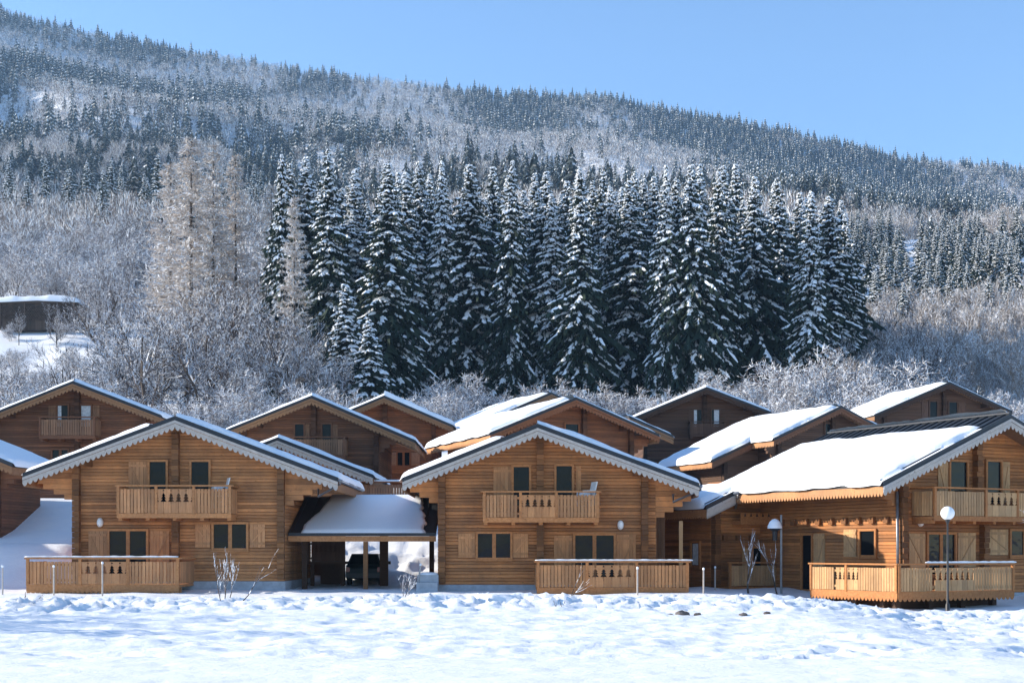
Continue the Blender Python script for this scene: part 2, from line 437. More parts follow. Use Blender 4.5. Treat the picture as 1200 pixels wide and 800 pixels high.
def pillar(parent, x, z0, z1, tone, T=None, w=.26, out=.27):
    p = MB(T); z = z0; k = 0
    while z < z1-.05:
        zt = min(z+.2, z1); o = out+random.uniform(-.02, .02)+(.035 if k % 2 else 0)
        p.box(x-w/2, x+w/2, -o, -.005, z+.006, zt-.006); z += .2; k += 1
    p.build('log_ends', 'end_'+tone, parent)
def snow_slope(parent, sgn, e, s, zr, y0, y1, s0, th, seed, over=.14, dstart=0.0):
    nd = max(8, int((e-dstart)/.16)); ny = max(8, int((y1-y0)/.2))
    D = np.unique(np.concatenate([np.linspace(dstart, e+over, nd), e+over-np.array([.015, .05, .1, .17])]))
    Yv = np.unique(np.concatenate([np.linspace(y0, y1, ny), y0+np.array([.012, .04, .09, .16]), y1-np.array([.012, .04, .09, .16])]))
    Dg, Yg = np.meshgrid(D, Yv, indexing='ij')
    cor = over*(.45+.9*vn(Yg*1.3, Yg*0, seed+3))
    dmax = e+np.minimum(cor, over)
    rnd = lambda q, r: np.sqrt(np.clip(1-(1-np.clip(q/r, 0, 1))**2, 0, 1))
    Dc = np.minimum(Dg, dmax)
    h = th*(.45+.8*fbm(Dg*.6, Yg*.6, seed, 4))+.035*vn(Dg*3, Yg*3, seed+9)+.10*th*fbm(Dg*5, Yg*5, seed+19, 2)
    h = h*rnd(Yg-y0-.20*vn(Dg*1.1, Dg*0, seed+2)-.06*vn(Dg*5, Dg*0, seed+4), .3)*rnd(y1-Yg, .15)*rnd(dmax-Dc, .3)
    if s0 > 0:
        d0 = s0*e*(1+.10*(vn(Yg*.55, Yg*0, seed+5)-.5)*2+.05*(vn(Yg*2.1, Yg*0, seed+6)-.5)*2)
        keep = Dg >= d0-.12; h = h*rnd(Dg-d0, .3)
    else: keep = np.ones_like(Dg, bool)
    drop = .10*sst(Dc, e, e+over)
    X = sgn*Dc; Z = zr-s*Dc+h+.006-drop
    nr, nc = Dg.shape
    V = np.stack([X, Yg, Z], -1).reshape(-1, 3)
    i = (np.arange(nr-1)[:, None]*nc+np.arange(nc-1)[None])
    kk = keep[:-1, :-1] & keep[1:, 1:] & keep[:-1, 1:] & keep[1:, :-1]
    Fq = np.stack([i, i+1, i+nc+1, i+nc] if sgn < 0 else [i, i+nc, i+nc+1, i+1], -1)[kk]
    o = link('roof_snow', npmesh('roof_snow', V, Fq.reshape(-1, 4), None, ['snow'], True), parent)
    return o
def roof_slab(parent, sgn, e, s, zr, y0, y1, seams, d0=0.0, name='roof', scal=True):
    r = MB(); zt = lambda d: zr-s*d
    r.prism([(sgn*d0, zt(d0)), (sgn*e, zt(e)), (sgn*e, zt(e)-.17), (sgn*d0, zt(d0)-.17)][::(1 if sgn < 0 else -1)], y0, y1, 0)
    r.prism([(sgn*d0, zt(d0)-.173), (sgn*(e-.04), zt(e-.04)-.173), (sgn*(e-.04), zt(e-.04)-.235), (sgn*d0, zt(d0)-.235)][::(1 if sgn < 0 else -1)], y0+.03, y1-.03, 1)
    if seams:
        y = y0+.2
        while y < y1:
            r.beam((sgn*d0, y, zt(d0)+.02), (sgn*(e-.05), y, zt(e-.05)+.02), .035, .05, 0); y += .42
    o = r.build(name, ['metal', 'soffit'], parent)
    if scal:   # scalloped board along the eave
        f = MB(T=lambda u, y, z: (sgn*(e-.02)+sgn*y, u, z))
        L = y1-y0
        f.box(y0+.02, y1-.02, -.02, .012, zt(e)-.36, zt(e)-.172)
        scallops(f, (y0+.02, zt(e)), (y1-.02, zt(e)), .355, .16, max(6, int(L/.16)), -.018, .008)
        f.build('eave_board', 'plank_warm' if scal == 'amber' else 'soffit', o)
    return o
def barge(parent, sgn, e, s, zr, y, m='grey', n=None, drop=.38, d0=0.0):
    b = MB(); zt = lambda d: zr-s*d
    def bd(a, c, yy0, yy1):
        b.prism([(sgn*d0, zt(d0)-a), (sgn*e, zt(e)-a), (sgn*e, zt(e)-c), (sgn*d0, zt(d0)-c)][::(1 if sgn < 0 else -1)], yy0, yy1)
    bd(.165, .27, y-.055, y-.008); bd(.285, drop, y-.03, y-.004)
    o = b.build('barge_board', m, parent)
    t = MB(); scallops(t, (sgn*d0, zt(d0)), (sgn*e, zt(e)), drop-.01, .15, n or int(e/.19), y-.027, y-.006)
    t.build('scalloped_trim', m, o)
    return o

def chalet(label, ridge_front, rz, tone, wall, eave, zr, sl, sr, depth, fo=1.2, bo=.4, snow=((0, .2), (0, .2)), seams=False,
           windows=(), shutters=(), balcony=None, terrace=None, pillars=(), lamp=None, left=None, right=None, corb=None, z0=None,
           barge_m='grey', wing=None, scal='soffit', base=.35, detail_front=True, seed=1, group='timber chalets under snowy roofs'):
    """ridge_front: world point at the front tip of the ridge; zr: height of the ridge above the local ground"""
    a = R(rz); X, Y, Zt = ridge_front
    root = thing('timber_chalet', label, 'chalet', (X-math.sin(a)*fo, Y+math.cos(a)*fo, Zt-zr), rz, group)
    xl, xr = wall; el, er = eave
    zl = lambda d: zr-sl*d
    uz = lambda x: zr-.24-(sl*-x if x < 0 else sr*x)
    # shell and log courses
    sh = MB(); sh.prism([(xl, -2.5), (xr, -2.5), (xr, uz(xr)), (0, zr-.24), (xl, uz(xl))], .02, depth)
    def lim(z): return (-(zr-.24-z)/sl, (zr-.24-z)/sr)
    courses(sh, xl, xr, base, zr, lim)
    zside = uz(xl)
    sh.T = lambda u, y, z: (xl+y, -u, z); courses(sh, -depth, 0, base, zside-.02)
    sh.T = lambda u, y, z: (xr-y, u, z); courses(sh, 0, depth, base, uz(xr)-.02)
    sh.T = None
    sh.build('log_wall', 'log_'+tone, root)
    fd = MB(); fd.box(xl-.05, xr+.05, -.06, depth+.05, -2.5, base-.004); fd.build('foundation', 'concrete', root)
    # roof
    rl = roof_slab(root, -1, el, sl, zr, -fo, depth+bo, seams, scal=scal)
    rr = roof_slab(root, 1, er, sr, zr, -fo, depth+bo, seams, scal=scal)
    for (ob, sg, e, s, (s0, th)) in ((rl, -1, el, sl, snow[0]), (rr, 1, er, sr, snow[1])):
        if th > 0: snow_slope(ob, sg, e, s, zr, -fo+.03, depth+bo-.03, s0, th, seed*7+sg)
    if seams:
        cp = MB(); cp.tube([(0, -fo, zr+.02), (0, depth+bo, zr+.02)], .07, 8); cp.build('ridge_cap', 'metal', rl)
    barge(root, -1, el, sl, zr, -fo, barge_m); barge(root, 1, er, sr, zr, -fo, barge_m)
    # purlin ends under the overhang
    for x in (-.62*el, 0, .62*er):
        pu = MB(); zz = uz(x)-.02; pu.box(x-.1, x+.1, -fo+.12, .0, zz-.26, zz); pu.build('purlin', 'end_'+tone, root)
    if corb:   # log ends stepping out to carry the eaves
        for sg, (n, zc, st) in ((-1, corb[0]), (1, corb[1])):
            if not n: continue
            c = MB(); xw = xl if sg < 0 else xr; e = el if sg < 0 else er; s = sl if sg < 0 else sr
            for k in range(14):
                za = zc+k*.2; zb2 = za+.2
                far = abs(xw)+st*min(k+1, n)
                mx = min(e-.15, (zr-.24-zb2)/s)
                mx0 = min(e-.15, (zr-.24-za)/s)
                if mx < abs(xw)+.03: break
                f1 = min(far, mx); f0 = min(far, mx0)
                c.prism([(sg*(abs(xw)+.005), za+.004), (sg*f0, za+.004), (sg*f1, zb2-.004), (sg*(abs(xw)+.005), zb2-.004)][::(1 if sg > 0 else -1)], -.03, .17)
            c.build('corbel', 'log_'+tone, root)
    for (px, pz0, pz1) in pillars: pillar(root, px, pz0, min(pz1, uz(px)-.05), tone)
    for wd in windows: window(root, *wd[:5], tone, curtain=wd[5] if len(wd) > 5 else None)
    for sdd in shutters: shutter(root, *sdd, tone)
    if balcony:
        bx0, bx1, zf, zt, panel, out = balcony
        b = MB(); b.box(bx0, bx1, -out, -.035, zf-.05, zf+.04)
        n = max(2, int((bx1-bx0)/.9))
        for i in range(n+1):
            x = bx0+.1+(bx1-bx0-.2)*i/n; b.box(x-.07, x+.07, -out+.1, -.035, zf-.21, zf-.053)
        b.box(bx0, bx1, -out-.03, -out-.002, zf-.12, zf+.06)
        bo_ = b.build('balcony', 'frame_'+tone, root)
        railing(bo_, bx0, bx1, -out-.01, zf, zt, tone, panel, posts=[bx0+.05, bx1-.05]+([panel[0], panel[1]] if panel else []))
        for sgn2, xx in ((-1, bx0), (1, bx1)):
            railing(bo_, -out+.06, -.06, -.01, zf, zt, tone, None, T=(lambda u, y, z, xx=xx, q=sgn2: (xx-q*y, u if q > 0 else u, z)))
    if terrace:
        tx0, tx1, tz0, tzt, out, panel, capx = terrace
        t = MB(); t.box(tx0, tx1, -out, -.07, tz0-.05, tz0+.05); t.box(tx0, tx1, -out-.03, -out-.002, tz0-.18, tz0+.06)
        for i in range(4):
            x = tx0+.2+(tx1-tx0-.4)*i/3; t.box(x-.1, x+.1, -out+.25, -out+.45, -1.0, tz0-.053)
        t.box(tx0, tx1, -out+.3, -out+.4, tz0-.3, tz0-.06)
        to = t.build('terrace', 'frame_'+tone, root)
        railing(to, tx0, tx1, -out-.01, tz0, tzt, tone, panel, posts=[tx0+.05, tx1-.05]+([panel[0], panel[1]] if panel else []))
        for q, xx in ((-1, tx0), (1, tx1)):
            railing(to, -out+.06, -.1, -.01, tz0, tzt, tone, None, T=(lambda u, y, z, xx=xx, q=q: (xx-q*y, u, z)))
        st = MB(); scallops(st, (tx0, tz0-.17), (tx1, tz0-.17), 0, .13, int((tx1-tx0)/.16), -out-.026, -out-.005); st.build('scalloped_trim', 'frame_'+tone, to)
        if capx:
            sc = MB()
            for (ca, cb) in capx:
                n = int((cb-ca)/.12)+2; pts = [(ca+(cb-ca)*i/(n-1), -out-.015+random.uniform(-.012, .012), tzt+.03) for i in range(n)]
                sc.tube(pts, [.015]+[.032+random.uniform(-.01, .012) for _ in range(n-2)]+[.02], 8)
            sc.build('snow_cap', 'snow', to, True)
    if lamp:
        l = MB(); lx, lz = lamp
        l.p([(lx+r*.12*math.cos(q*math.pi/8), -.05-dy, lz+r*.18*math.sin(q*math.pi/8)) for r, dy in ((1, 0), (1, .06), (.8, .11), (.4, .14)) for q in range(16)],
            [(i*16+k, i*16+(k+1) % 16, i*16+16+(k+1) % 16, i*16+16+k) for i in range(3) for k in range(16)]+[tuple(range(48, 64))])
        l.build('wall_lamp', 'white', root, True)
    for side in ((left, -1), (right, 1)):
        spec, q = side
        if not spec: continue
        T = (lambda u, y, z: (xl+y, -u, z)) if q < 0 else (lambda u, y, z: (xr-y, u, z))
        for wd in spec.get('windows', ()): window(root, *wd[:5], tone, T)
        for sdd in spec.get('shutters', ()): shutter(root, *sdd, tone, T)
        for (u, pz0, pz1) in spec.get('pillars', ()): pillar(root, u, pz0, pz1, tone, T)
        if 'ends' in spec:
            u0, u1, zz, n = spec['ends']
            for i in range(n):
                e_ = MB(T); uu = u0+(u1-u0)*i/(n-1); e_.box(uu-.12, uu+.12, -.16, -.031, zz-.12, zz+.12); e_.build('joist_end', 'end_'+tone, root)
    if wing:   # the roof runs on lower over a set-back wing on the left
        wy, we, wlx, dp = wing['y'], wing['eave'], wing['wall'], wing['depth']
        v = MB(); v.prism([(wlx, -2.5), (xl-.03, -2.5), (xl-.03, uz(xl)), (wlx, uz(wlx))], wy+fo*.6+.02, wy+dp)
        yw = wy+fo*.6
        v.T = lambda x, y, z: (x, yw+y, z); courses(v, wlx, xl-.03, base, zr, lambda z: (-(zr-.24-z)/sl, 99))
        v.T = lambda u, y, z: (wlx+y, -u, z); courses(v, -(wy+dp), -yw, base, uz(wlx)-.02)
        v.T = None
        wo = v.build('side_wing', 'log_'+tone, root)
        ro = roof_slab(root, -1, we, sl, zr, wy, wy+dp+.4, seams, d0=el+.004, name='wing_roof', scal=scal)
        snow_slope(ro, -1, we, sl, zr, wy+.03, wy+dp+.37, 0, snow[0][1], seed*13+5, dstart=el-.25)
        barge(wo, -1, we, sl, zr, wy, 'grey' if barge_m == 'grey' else barge_m, drop=.42, d0=el+.01)
        T2 = lambda x, y, z: (x, yw+y, z)
        pillar(root, wlx+.12, base, uz(wlx)-.1, tone, T2)
        for wd in wing.get('windows', ()): window(root, *wd[:5], tone, T2)
        for sdd in wing.get('shutters', ()): shutter(root, *sdd, tone, T2)
        if 'ends' in wing:
            u0, u1, zz, n = wing['ends']
            for i in range(n):
                e_ = MB(T2); uu = u0+(u1-u0)*i/(n-1); e_.box(uu-.1, uu+.1, -.16, -.031, zz-.1, zz+.1); e_.build('joist_end', 'end_'+tone, root)
        for wd in wing.get('side', ()): window(root, *wd[:5], tone, (lambda u, y, z: (wlx+y, -u, z)), curtain=wd[5])
        if 'rail' in wing:
            x0, x1, zb, zt, out = wing['rail']
            t = MB(T2); t.box(x0, x1, -out, -.035, zb-.06, zb+.04); t.box(x0+.1, x0+.25, -out+.1, -out+.25, -1, zb-.063); t.box(x1-.25, x1-.1, -out+.1, -out+.25, -1, zb-.063)
            to = t.build('wing_terrace', 'frame_'+tone, root)
            railing(to, x0, x1, -out-.01, zb, zt, tone, None, T2, posts=[x0+.05, x1-.05])
        if 'loft' in wing:
            x0, x1, zb, zt, out = wing['loft']
            t = MB(T2); t.box(x0, x1, -out, -.035, zb-.12, zb+.04); t.box(x0, x1, -out-.02, -out+.02, zb+.043, zt)
            to = t.build('loft_balcony', 'frame_'+tone, root)
            q = MB(T2); n = 6
            for i in range(n):
                cx = x0+.2+(x1-x0-.4)*i/(n-1); q.prism([(cx-.06, zb+.2), (cx+.06, zb+.2), (cx, zb+.36)], -out-.026, -out-.022)
            q.build('cutout_panel', 'end_dark', to)
    return root
def gutter(root, sg, e, s, zr, y0, y1, bend=True, drop=2.4, xw=None):
    g = MB(); z = zr-s*e-.12; x = sg*(e+.07)
    g.tube([(x, y0, z), (x, y1, z)], .07, 8)
    if bend:
        xi = sg*(xw if xw else e-1.0)
        g.tube([(x, y0+.05, z), (x, y0+.05, z-.12), (xi, y0+.9, z-.55), (xi, y0+.9, z-drop)], .045, 8)
    g.build('gutter', 'gutter', root, True)
# ------------------------------------------------------------------ the chalets
def FX(px, Y, x0): return (px-600)*Y/F_PX-x0
def FZ(py, Y, zb): return CAMZ+(HOR-py)*Y/F_PX-zb

# front row, left
YA = 54.0; xA, _, zA = at(205, 487, YA-1.2); bA = .1
fx = lambda p: FX(p, YA, xA); fz = lambda p: FZ(p, YA, bA)
YT = YA-2.4
tx = lambda p: FX(p, YT, xA); tz = lambda p: FZ(p, YT, bA)
A = chalet('warm brown log chalet with a terrace on its left, beside the carport', (xA, YA-1.2, zA), 0, 'warm',
    (fx(88), fx(333)), (5.65, 6.05), zA-bA, .375, .378, 7.0, snow=((.16, .2), (0, .2)),
    windows=[(fx(176), fx(195), fz(568+24), fz(541), 1), (fx(225), fx(245), fz(592), fz(541), 1),
             (fx(129), fx(172), fz(675), fz(622), 2), (fx(251), fx(289), fz(642), fz(614), 2)],
    shutters=[(fx(151), fx(173), fz(590), fz(541), 1), (fx(104), fx(126), fz(672), fz(622), 1), (fx(176), fx(199), fz(672), fz(622), 0),
              (fx(229), fx(247), fz(641), fz(614), 1), (fx(293), fx(311), fz(641), fz(614), 0)],
    balcony=(FX(137, YA-1.1, xA), FX(271, YA-1.1, xA), FZ(603, YA-1.1, bA), FZ(568, YA-1.1, bA), (FX(183, YA-1.1, xA), FX(227, YA-1.1, xA), 4), 1.1),
    terrace=(tx(31), tx(210), tz(686), tz(653), 2.4, (tx(94), tx(150), 5), [(tx(29), tx(209))]),
    pillars=[(fx(91), .4, 9), (fx(330), .4, 9), (fx(207), .4, fz(606)), (fx(207), fz(570), 9)], lamp=(fx(118), fz(612)),
    corb=((5, fz(585), .4), (5, fz(592), .36)), seed=2)
gutter(A, 1, 6.05, .378, zA-bA, -1.2, 7.0, True, .25, 5.2)
# deck and railing at the right flank of this chalet, seen under the carport
dk = MB(); dk.box(fx(340), fx(388), 4.4, 7.0, .95, 1.05); dk.box(fx(344), fx(344)+.15, 4.5, 4.65, -.6, .947); dk.box(fx(382), fx(382)+.15, 4.5, 4.65, -.6, .947)
dk.box(fx(352), fx(384), 5.6, 5.75, -.6, .947)
dk.box(fx(333), fx(378), 7.3, 7.4, -.6, 2.6)
dko = dk.build('side_deck', 'frame_dark', A)
railing(dko, fx(340), fx(388), 4.4, 1.0, 2.05, 'dark', (fx(346), fx(382), 5), posts=[fx(340)+.05, fx(388)-.05])

# front row, middle
YB = 53.6; xB, _, zB = at(630, 496, YB-1.2); bB = -.02
fx = lambda p: FX(p, YB, xB); fz = lambda p: FZ(p, YB, bB); YT = YB-2.3
tx = lambda p: FX(p, YT, xB); tz = lambda p: FZ(p, YT, bB)
B = chalet('golden brown log chalet with its snow topped terrace on the right, next to the footpath', (xB, YB-1.2, zB), 0, 'chestnut',
    (fx(514), fx(768)), (4.98, 5.95), zB-bB, .40, .368, 8.0, snow=((.27, .2), (0, .2)),
    windows=[(fx(602), fx(620), fz(592), fz(547), 1), (fx(652), fx(670), fz(592), fz(546), 1, None),
             (fx(560), fx(598), fz(653), fz(625), 2), (fx(674), fx(719), fz(680), fz(627), 2)],
    shutters=[(fx(578), fx(600), fz(590), fz(547), 1), (fx(675), fx(681), fz(590), fz(546), 0), (fx(537), fx(557), fz(653), fz(625), 1), (fx(601), fx(619), fz(653), fz(625), 0),
              (fx(649), fx(671), fz(676), fz(627), 1), (fx(722), fx(745), fz(676), fz(626), 0)],
    balcony=(FX(566, YB-1.1, xB), FX(702, YB-1.1, xB), FZ(608, YB-1.1, bB), FZ(575, YB-1.1, bB), (FX(610, YB-1.1, xB), FX(652, YB-1.1, xB), 4), 1.1),
    terrace=(tx(629), tx(807), tz(690), tz(657), 2.3, (tx(688), tx(746), 5), [(tx(627), tx(812))]),
    pillars=[(fx(518), .4, 9), (fx(755), .4, 9), (fx(633), .4, fz(611)), (fx(633), fz(576), 9)], lamp=(fx(727), fz(615)),
    corb=((4, fz(589), .36), (5, fz(606), .34)), seed=3)
gutter(B, 1, 5.95, .368, zB-bB, -1.2, 8.0, True, .25, 5.1)
# slatted side porch with a pale post on the right flank
pc = MB(); x0 = fx(768)+.02
pc.box(x0, x0+.7, 3.3, 3.36, -.6, 3.2)
for k in range(5): pc.box(x0+k*.14, x0+k*.14+.12, 3.26, 3.3, -.5, 3.2)
pco = pc.build('porch_screen', 'plank_brown', B)
pc = MB(); pc.box(x0+.9, x0+1.04, .2, .34, -.4, fz(610)); pc.build('porch_post', 'plank_amber', B)

# front row, right: turned so that its long left side faces the sun
C_ROT = 28.0; kC = 1.03
xC, yC, zC = at(1184, 485, 49.96*kC); bC = -.3
ca, sa = math.cos(R(C_ROT)), math.sin(R(C_ROT))
zrC = zC-bC
def Clocal(px, off=0.0):
    """x along the turned facade (plane y = -off from the wall) that shows at a picture column"""
    ox, oy = xC-sa*1.2, yC+ca*1.2
    ox, oy = ox+sa*off, oy-ca*off
    k = (px-600)/F_PX
    return (k*oy-ox)/(ca-k*sa)
def Cz(px, py, off=0.0):
    ox, oy = xC-sa*1.2+sa*off, yC+ca*1.2-ca*off
    x = Clocal(px, off); return CAMZ+(HOR-py)*(oy+sa*x)/F_PX-bC
cl = Clocal; xlC = cl(1052)
def Cu(px, off=0.0):
    """distance back along the left wall (its own plane, off further out) at a picture column"""
    ox, oy = xC-sa*1.2+ca*(xlC-off), yC+ca*1.2+sa*(xlC-off)
    k = (px-600)/F_PX
    return (ox-k*oy)/(sa+k*ca)
def Cuz(px, py):
    ox, oy = xC-sa*1.2+ca*xlC, yC+ca*1.2+sa*xlC
    return CAMZ+(HOR-py)*(oy+ca*Cu(px))/F_PX-bC
TO = 2.5;
YW = 8.05*kC-1.2+.72
def Su(px):
    ox, oy = xC-sa*1.2-ca*6.7, yC+ca*1.2-sa*6.7
    k = (px-600)/F_PX
    return (ox-k*oy)/(sa+k*ca)
tzC = Cz(1052, 660, TO); tfl = tzC-1.0
C = chalet('amber log chalet turned to the right behind the globe lamp, long snowy left roof side', (xC, yC, zC), C_ROT, 'amber',
    (xlC, xlC+8.6), (6.05, 6.2), zrC, .425, .40, 8.3, snow=((.21, .24), (0, .2)), seams=True, scal='amber',
    windows=[(cl(1112), cl(1131), Cz(1120, 590), Cz(1120, 541), 1), (cl(1155), cl(1171), Cz(1165, 590), Cz(1165, 541), 1),
             (cl(1086), cl(1117), Cz(1100, 672), Cz(1100, 626), 2), (cl(1183), cl(1215), Cz(1190, 650), Cz(1190, 622), 2)],
    shutters=[(cl(1098), cl(1110), Cz(1105, 588), Cz(1105, 541), 1), (cl(1173), cl(1182), Cz(1175, 588), Cz(1175, 541), 0),
              (cl(1064), cl(1083), Cz(1073, 668), Cz(1073, 625), 1), (cl(1121), cl(1142), Cz(1130, 668), Cz(1130, 624), 0),
              (cl(1155), cl(1180), Cz(1165, 650), Cz(1165, 620), 1)],
    balcony=(cl(1094, 1.1), cl(1260, 1.1), Cz(1100, 606, 1.1), Cz(1100, 570, 1.1), (cl(1155, 1.1), cl(1192, 1.1), 4), 1.1),
    pillars=[(xlC+.12, .4, 9), (cl(1150), .4, Cz(1150, 612)), (cl(1142), Cz(1142, 572), 9)], lamp=(cl(1077), Cz(1077, 611)),
    corb=((4, Cz(1052, 592), .32), (4, 3.3, .35)),
    left={'windows': [(-Cu(1010), -Cu(1027), Cuz(1018, 650), Cuz(1018, 622), 1), (-Cu(942), -Cu(953), Cuz(947, 690), Cuz(947, 627), 1)],
          'shutters': [(-Cu(990), -Cu(1005), Cuz(998, 652), Cuz(998, 620), 1), (-Cu(954), -Cu(968), Cuz(960, 686), Cuz(960, 625), 0)],
          'ends': (-Cu(918), -Cu(1041), Cuz(1000, 610), 9)},
    wing={'y': 8.05*kC-1.2, 'eave': 7.45, 'wall': -6.7, 'depth': 4.2,
          'ends': (cl(848, -YW), cl(894, -YW), Cz(870, 630, -YW), 4),
          'windows': [(cl(881, -YW), cl(893, -YW), .6, Cz(885, 642, -YW), 1)], 'shutters': [(cl(869, -YW), cl(879, -YW), .6, Cz(880, 642, -YW), 0)],
          'side': [(-Su(812)+0, -Su(821), Cz(870, 662, -YW-.5), Cz(870, 636, -YW-.5), 1, (.1, .9))],
          'rail': (cl(854, -YW+1.0), cl(914, -YW+1.0), Cz(880, 688, -YW+1.0), Cz(880, 658, -YW+1.0), 1.0),
          'loft': (cl(868, -YW+.6), cl(912, -YW+.6), Cz(890, 611, -YW+.6), Cz(890, 601, -YW+.6), .6)}, seed=5)
# terrace wrapping round the front and the left side
x0t, x1t = cl(1052, TO), cl(1188, TO)
ub = Cu(950, -(x0t-xlC))
t = MB(); t.box(x0t, x1t, -TO, -.07, tfl-.05, tfl+.05); t.box(x0t, x1t, -TO-.03, -TO-.002, tfl-.15, tfl+.06)
t.box(x0t-.03, x0t-.002, -TO, ub, tfl-.15, tfl+.06); t.box(x0t, xlC-.07, -.068, ub, tfl-.05, tfl+.05)
to = t.build('terrace', 'frame_amber', C)
for x in np.linspace(x0t+.5, x1t-.4, 4): t = MB(); t.box(x-.1, x+.1, -TO+.5, -TO+.7, -1.2, tfl-.053); t.build('support', 'end_dark', to)  # dark tone puts the shade below the terrace into the posts
for y in np.linspace(-1.2, ub-.3, 3): t = MB(); t.box(x0t+.5, x0t+.7, y-.1, y+.1, -1.2, tfl-.053); t.build('support', 'end_dark', to)  # side posts coloured dark for the same shade
t = MB(); t.box(x0t+.9, x1t-.2, -TO+.9, -TO+.95, -1.2, tfl-.06); t.box(x0t+.9, x0t+.95, -TO+.96, ub-.2, -1.2, tfl-.06); t.build('void_shade_sheet', 'end_dark', to)  # added dark sheet standing in for the shade under the terrace
railing(to, x0t, x1t, -TO-.01, tfl, tzC, 'amber', (cl(1095, TO), cl(1140, TO), 6), posts=[x0t+.05, x1t-.05])
TL = lambda u, y, z: (x0t+y, -u, z)
railing(to, -ub, TO, -.01, tfl, tzC, 'amber', (-Cu(980, -(x0t-xlC)), -Cu(1006, -(x0t-xlC)), 4), TL, posts=[-ub+.05, TO-.05, 0])
railing(to, -TO+.06, -.1, -.01, tfl, tzC, 'amber', None, T=lambda u, y, z: (x1t-y, u, z))
st = MB(); scallops(st, (x0t, tfl-.14), (x1t, tfl-.14), 0, .13, 26, -TO-.026, -TO-.005); st.T = TL
scallops(st, (-ub, tfl-.14), (TO, tfl-.14), 0, .13, int((ub+TO)/.17), -.026, -.005); st.build('scalloped_trim', 'frame_amber', to)
sc = MB(); n = 30; xs = np.linspace(cl(1084, TO), x1t+.1, n)
sc.tube([(x, -TO-.015, tzC+.03) for x in xs], [.015]+[.034+random.uniform(-.01, .015) for _ in range(n-2)]+[.02], 8); sc.build('snow_cap', 'snow', to, True)
gutter(C, -1, 6.05, .425, zrC, -1.2+8.05*kC-.3, 8.0, True, .2, 5.6)
dp = MB(); dp.tube([(xlC-.12, -.10, 4.0), (xlC-.12, -.14, .3)], .05, 8); dp.build('downpipe', 'gutter', C, True)

# second row
def ch2(label, px, py, Y, rz, tone, base_z, l, r, el, er, sl, sr, depth, bal=None, wins=(), shut=(), snow=((0, .17), (0, .17)), **k):
    x, y, z = at(px, py, Y); Yf = Y+1.0
    ox = x-math.sin(R(rz))*1.0
    f = lambda p: FX(p, Yf, ox)/math.cos(R(rz)); g = lambda p: FZ(p, Yf, base_z)
    b = None
    if bal: b = (f(bal[0]), f(bal[1]), g(bal[3]), g(bal[2]), bal[4] if len(bal) > 4 else None, 1.0)
    W = [(f(a), f(c), g(z1), g(z0), n)+((cu,) if cu else ()) for (a, c, z0, z1, n, cu) in wins]
    H = [(f(a), f(c), g(z1), g(z0), q) for (a, c, z0, z1, q) in shut]
    P = k.pop('pil', [l+.12, .0, r-.12])
    return chalet(label, (x, y, z), rz, tone, (l, r), (el, er), z-base_z, sl, sr, depth, fo=1.0, snow=snow, windows=W, shutters=H, balcony=b,
                  pillars=[(q, .4, 20) for q in P], corb=((4, z-base_z-.24-sl*(-l)-1.2, .3), (4, z-base_z-.24-sr*r-1.2, .3)), barge_m=k.pop('bm', 'soffit'), **k)
E = ch2('brown chalet on the slope behind the leftmost chalets, white curtained balcony doors', 85, 446, 76, 0, 'brown', 4.0, -4.6, 3.75, 5.6, 4.7, .40, .385, 9,
        (53, 118, 490, 513), [(68, 80, 475, 500, 1, (.0, .35)), (95, 107, 475, 500, 1, (.05, .95)), (62, 80, 527, 548, 2, None)], [(57, 66, 475, 500, 0), (108, 117, 475, 500, 1)], seed=11)
Fh = ch2('brown chalet standing behind the carport with a small balcony under its gable', 365, 463, 76, 0, 'brown', 3.6, -3.9, 3.5, 4.6, 5.55, .40, .43, 8,
        (346, 407, 513, 536), [(346, 356, 497, 522, 1, None), (378, 388, 497, 522, 1, None)], [(357, 363, 497, 520, 0), (389, 396, 497, 520, 1)], seed=12)
G = ch2('lower chalet roof tucked behind the right side of the carport chalet', 325, 512, 67.0, 0, 'warm', 1.0, -3.6, 3.3, 4.4, 4.5, .39, .39, 7.0, bm='grey', seed=13)
# its terrace with snowy rail above the carport
x, y, z = at(430, 564, 67.8)
tr = MB(); rx = x-G.location.x; ry = 67.8-G.location.y; rzz = z-G.location.z
tr.box(rx-.5, rx+2.5, ry, ry+2.6, rzz-1.05, rzz-.95); tr.box(rx+2.0, rx+2.2, ry+.1, ry+.3, -2, rzz-1.053); tr.box(rx+.2, rx+.4, ry+.1, ry+.3, -2, rzz-1.053)
tro = tr.build('terrace', 'frame_brown', G)
railing(tro, rx-.5, rx+2.5, ry, rzz-1.0, rzz, 'red', None, posts=[rx-.45, rx+2.45])
sc = MB(); sc.tube([(rx-.5+3.0*i/14, ry-.01, rzz+.03) for i in range(15)], [.02]+[.06]*13+[.02], 8); sc.build('snow_cap', 'snow', tro, True)
Hh = ch2('reddish chalet half hidden behind the one above the carport, snow sliding off its right eave', 450, 463, 88, 0, 'red', 4.6, -3.6, 3.15, 4.4, 4.3, .42, .43, 7,
        None, [(466, 480, 530, 545, 2, None)], [(458, 465, 530, 545, 0), (482, 492, 530, 545, 1)], snow=((0, .2), (0, .34)), seed=14)
Ih = ch2('red brown chalet turned right behind the middle chalet, long white roof side showing', 675, 465, 78, 22, 'red', 3.6, -3.8, 4.0, 5.05, 5.15, .415, .365, 9.3,
        None, [(662, 677, 497, 522, 1, None)], (), snow=((.06, .24), (0, .17)), bm='frame_red', scal='amber', pil=[-3.6, .9, 3.8], seed=15)
